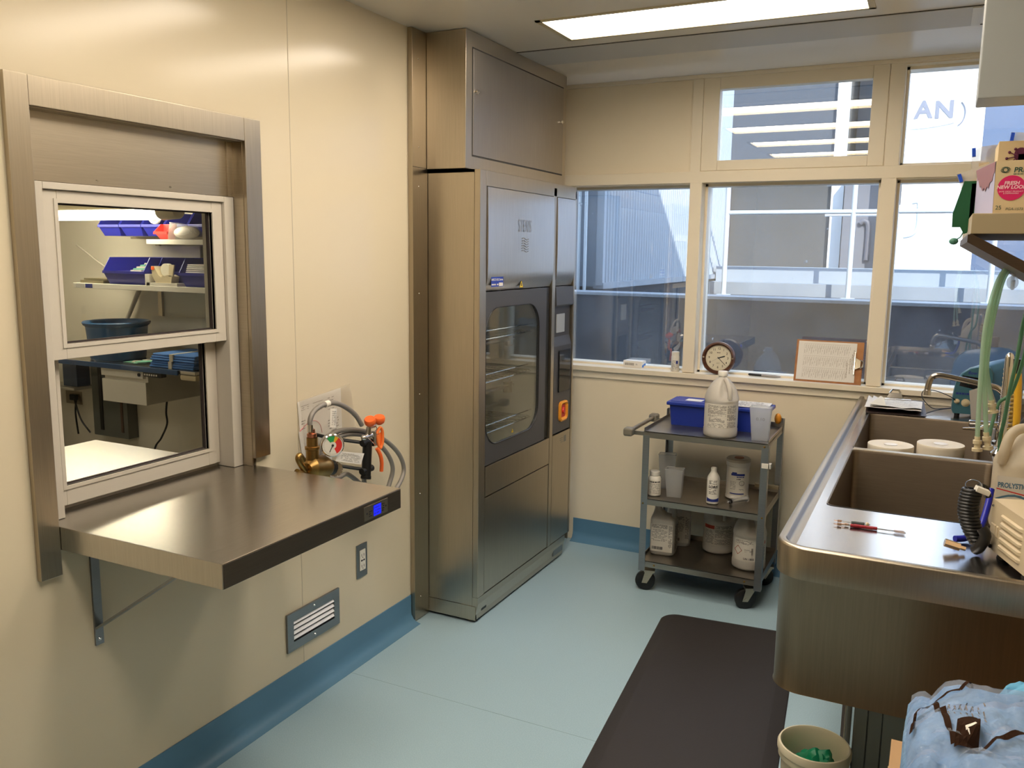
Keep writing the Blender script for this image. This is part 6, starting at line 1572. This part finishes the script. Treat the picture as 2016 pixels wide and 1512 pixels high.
# railing
def rail(nm, lab, posts, y, z0_, rails, x1, r=.024):
    t = thing(nm, lab, 'railing', (posts[0], y, z0_), 0, 'pipe railings outside the windows')
    for x in posts:
        b = MB(); b.cyl((x, y, z0_), (x, y, rails[-1]), r, seg=14); b.box(x - .06, y - .06, z0_, x + .06, y + .06, z0_ + .012); b.build('post', M_rail, t)
    for z in rails: MB().cyl((posts[0], y, z), (x1, y, z), r * .9, seg=12).build('rail', M_rail, t)
rail('pipe_railing', 'galvanised pipe railing in front of the grey building', [-.08, 1.11, 2.3, 3.5], 8.8, 1.135, [1.965, 2.25], 4.6)
t = thing('curb_ledge', 'low sheet metal roof ledge behind the pipe railing', 'roof ledge', (1, 9.5, -3))
MB().box(-.33, 8.6, -3, 8, 9.2, 1.13).build('slab', M_conc, t, smooth=False)
MB().box(-.33, 9.2, -3, 8, 9.5, 1.26).build('lower_step', M_galv, t, smooth=False)
MB().box(-.33, 9.5, -3, 8, 10.0, 1.42).build('upper_step', M_siding, t, smooth=False)
# second railing (bent pipes further right)
t = thing('bent_pipe_rail', 'white bent pipe handrail in front of the light grey panel', 'railing', (1.0, 9.7, 1.42), 0, 'pipe railings outside the windows')
b = MB(); b.tube(catmull([(.75, 9.7, 2.30), (1.25, 9.7, 2.30), (1.36, 9.7, 2.27), (1.38, 9.7, 2.18), (1.38, 9.7, 1.42)], 6), .026, 12); b.tube([(.75, 9.7, 1.98), (1.38, 9.7, 1.98)], .022, 12); b.build('pipe', mat('white_pipe', (.75, .77, .78), .5), t)
# facade
t = thing('grey_building', 'plain grey building beyond the pipe railing', 'building', (0, 12, -3))
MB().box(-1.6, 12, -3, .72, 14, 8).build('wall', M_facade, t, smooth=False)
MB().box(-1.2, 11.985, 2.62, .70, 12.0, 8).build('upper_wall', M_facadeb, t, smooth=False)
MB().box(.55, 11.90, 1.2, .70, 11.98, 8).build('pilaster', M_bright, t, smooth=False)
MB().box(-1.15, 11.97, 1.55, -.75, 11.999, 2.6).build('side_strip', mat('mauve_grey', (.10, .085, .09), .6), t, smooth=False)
t = thing('panel_building', 'light grey panelled plant unit right of the grey building', 'plant unit', (1, 11.5, -3))
MB().box(.74, 11.6, -3, 1.26, 12.5, 2.55).build('body', mat('cool_grey_panel', (.15, .155, .175), .6), t, smooth=False)
b = MB(); b.tube(catmull([(1.05, 11.57, 1.5), (1.05, 11.57, 1.9), (1.0, 11.57, 1.98), (.95, 11.57, 1.95)], 5), .03, 10); b.build('vent_pipe', mat('dull_grey_pipe', (.12, .12, .14), .5), t)
MB().box(.74, 12.6, 2.3, 1.29, 14, 8).build('upper_block', M_facadeb, t, smooth=False)
t = thing('white_building', 'bright sunlit white building seen through the right windows', 'building', (3, 11, -3))
MB().box(1.42, 10.9, -3, 2.19, 16, 9).build('wall', M_bright, t, smooth=False)
mp = planemap((1.62, 10.895, 3.17), (1, 0, 0), (0, 0, 1)); b = MB(); b.text('A', .26, mp, -.04, 0, .002, bold=.008); b.text('N', .26, mp, .17, -.01, .002, bold=.008); b.tube([mp(.28 + .10 * math.cos(a), -.05 + .14 * math.sin(a), .004) for a in [-1.2 + i * .22 for i in range(11)]], .008, 6)
b.tube([mp(-.16 + .44 * i / 8, -.20 + .05 * (i / 8) ** 2, .004) for i in range(9)], .003, 5)
b.build('sign_letters', mat('faded_sign_grey', (.20, .21, .25), .7), t, smooth=False)
MB().box(2.192, 10.9, 1.0, 9, 16, 9).build('shaded_facade', M_blueb, t, smooth=False)
b = MB(); b.tube(catmull([(1.56, 10.2, 2.12), (1.62, 10.2, 2.12), (1.63, 10.2, 2.05), (1.63, 10.2, 1.86), (1.58, 10.2, 1.78), (1.5, 10.2, 1.76)], 5), .02, 10); b.build('drain_pipe', M_rail, t)
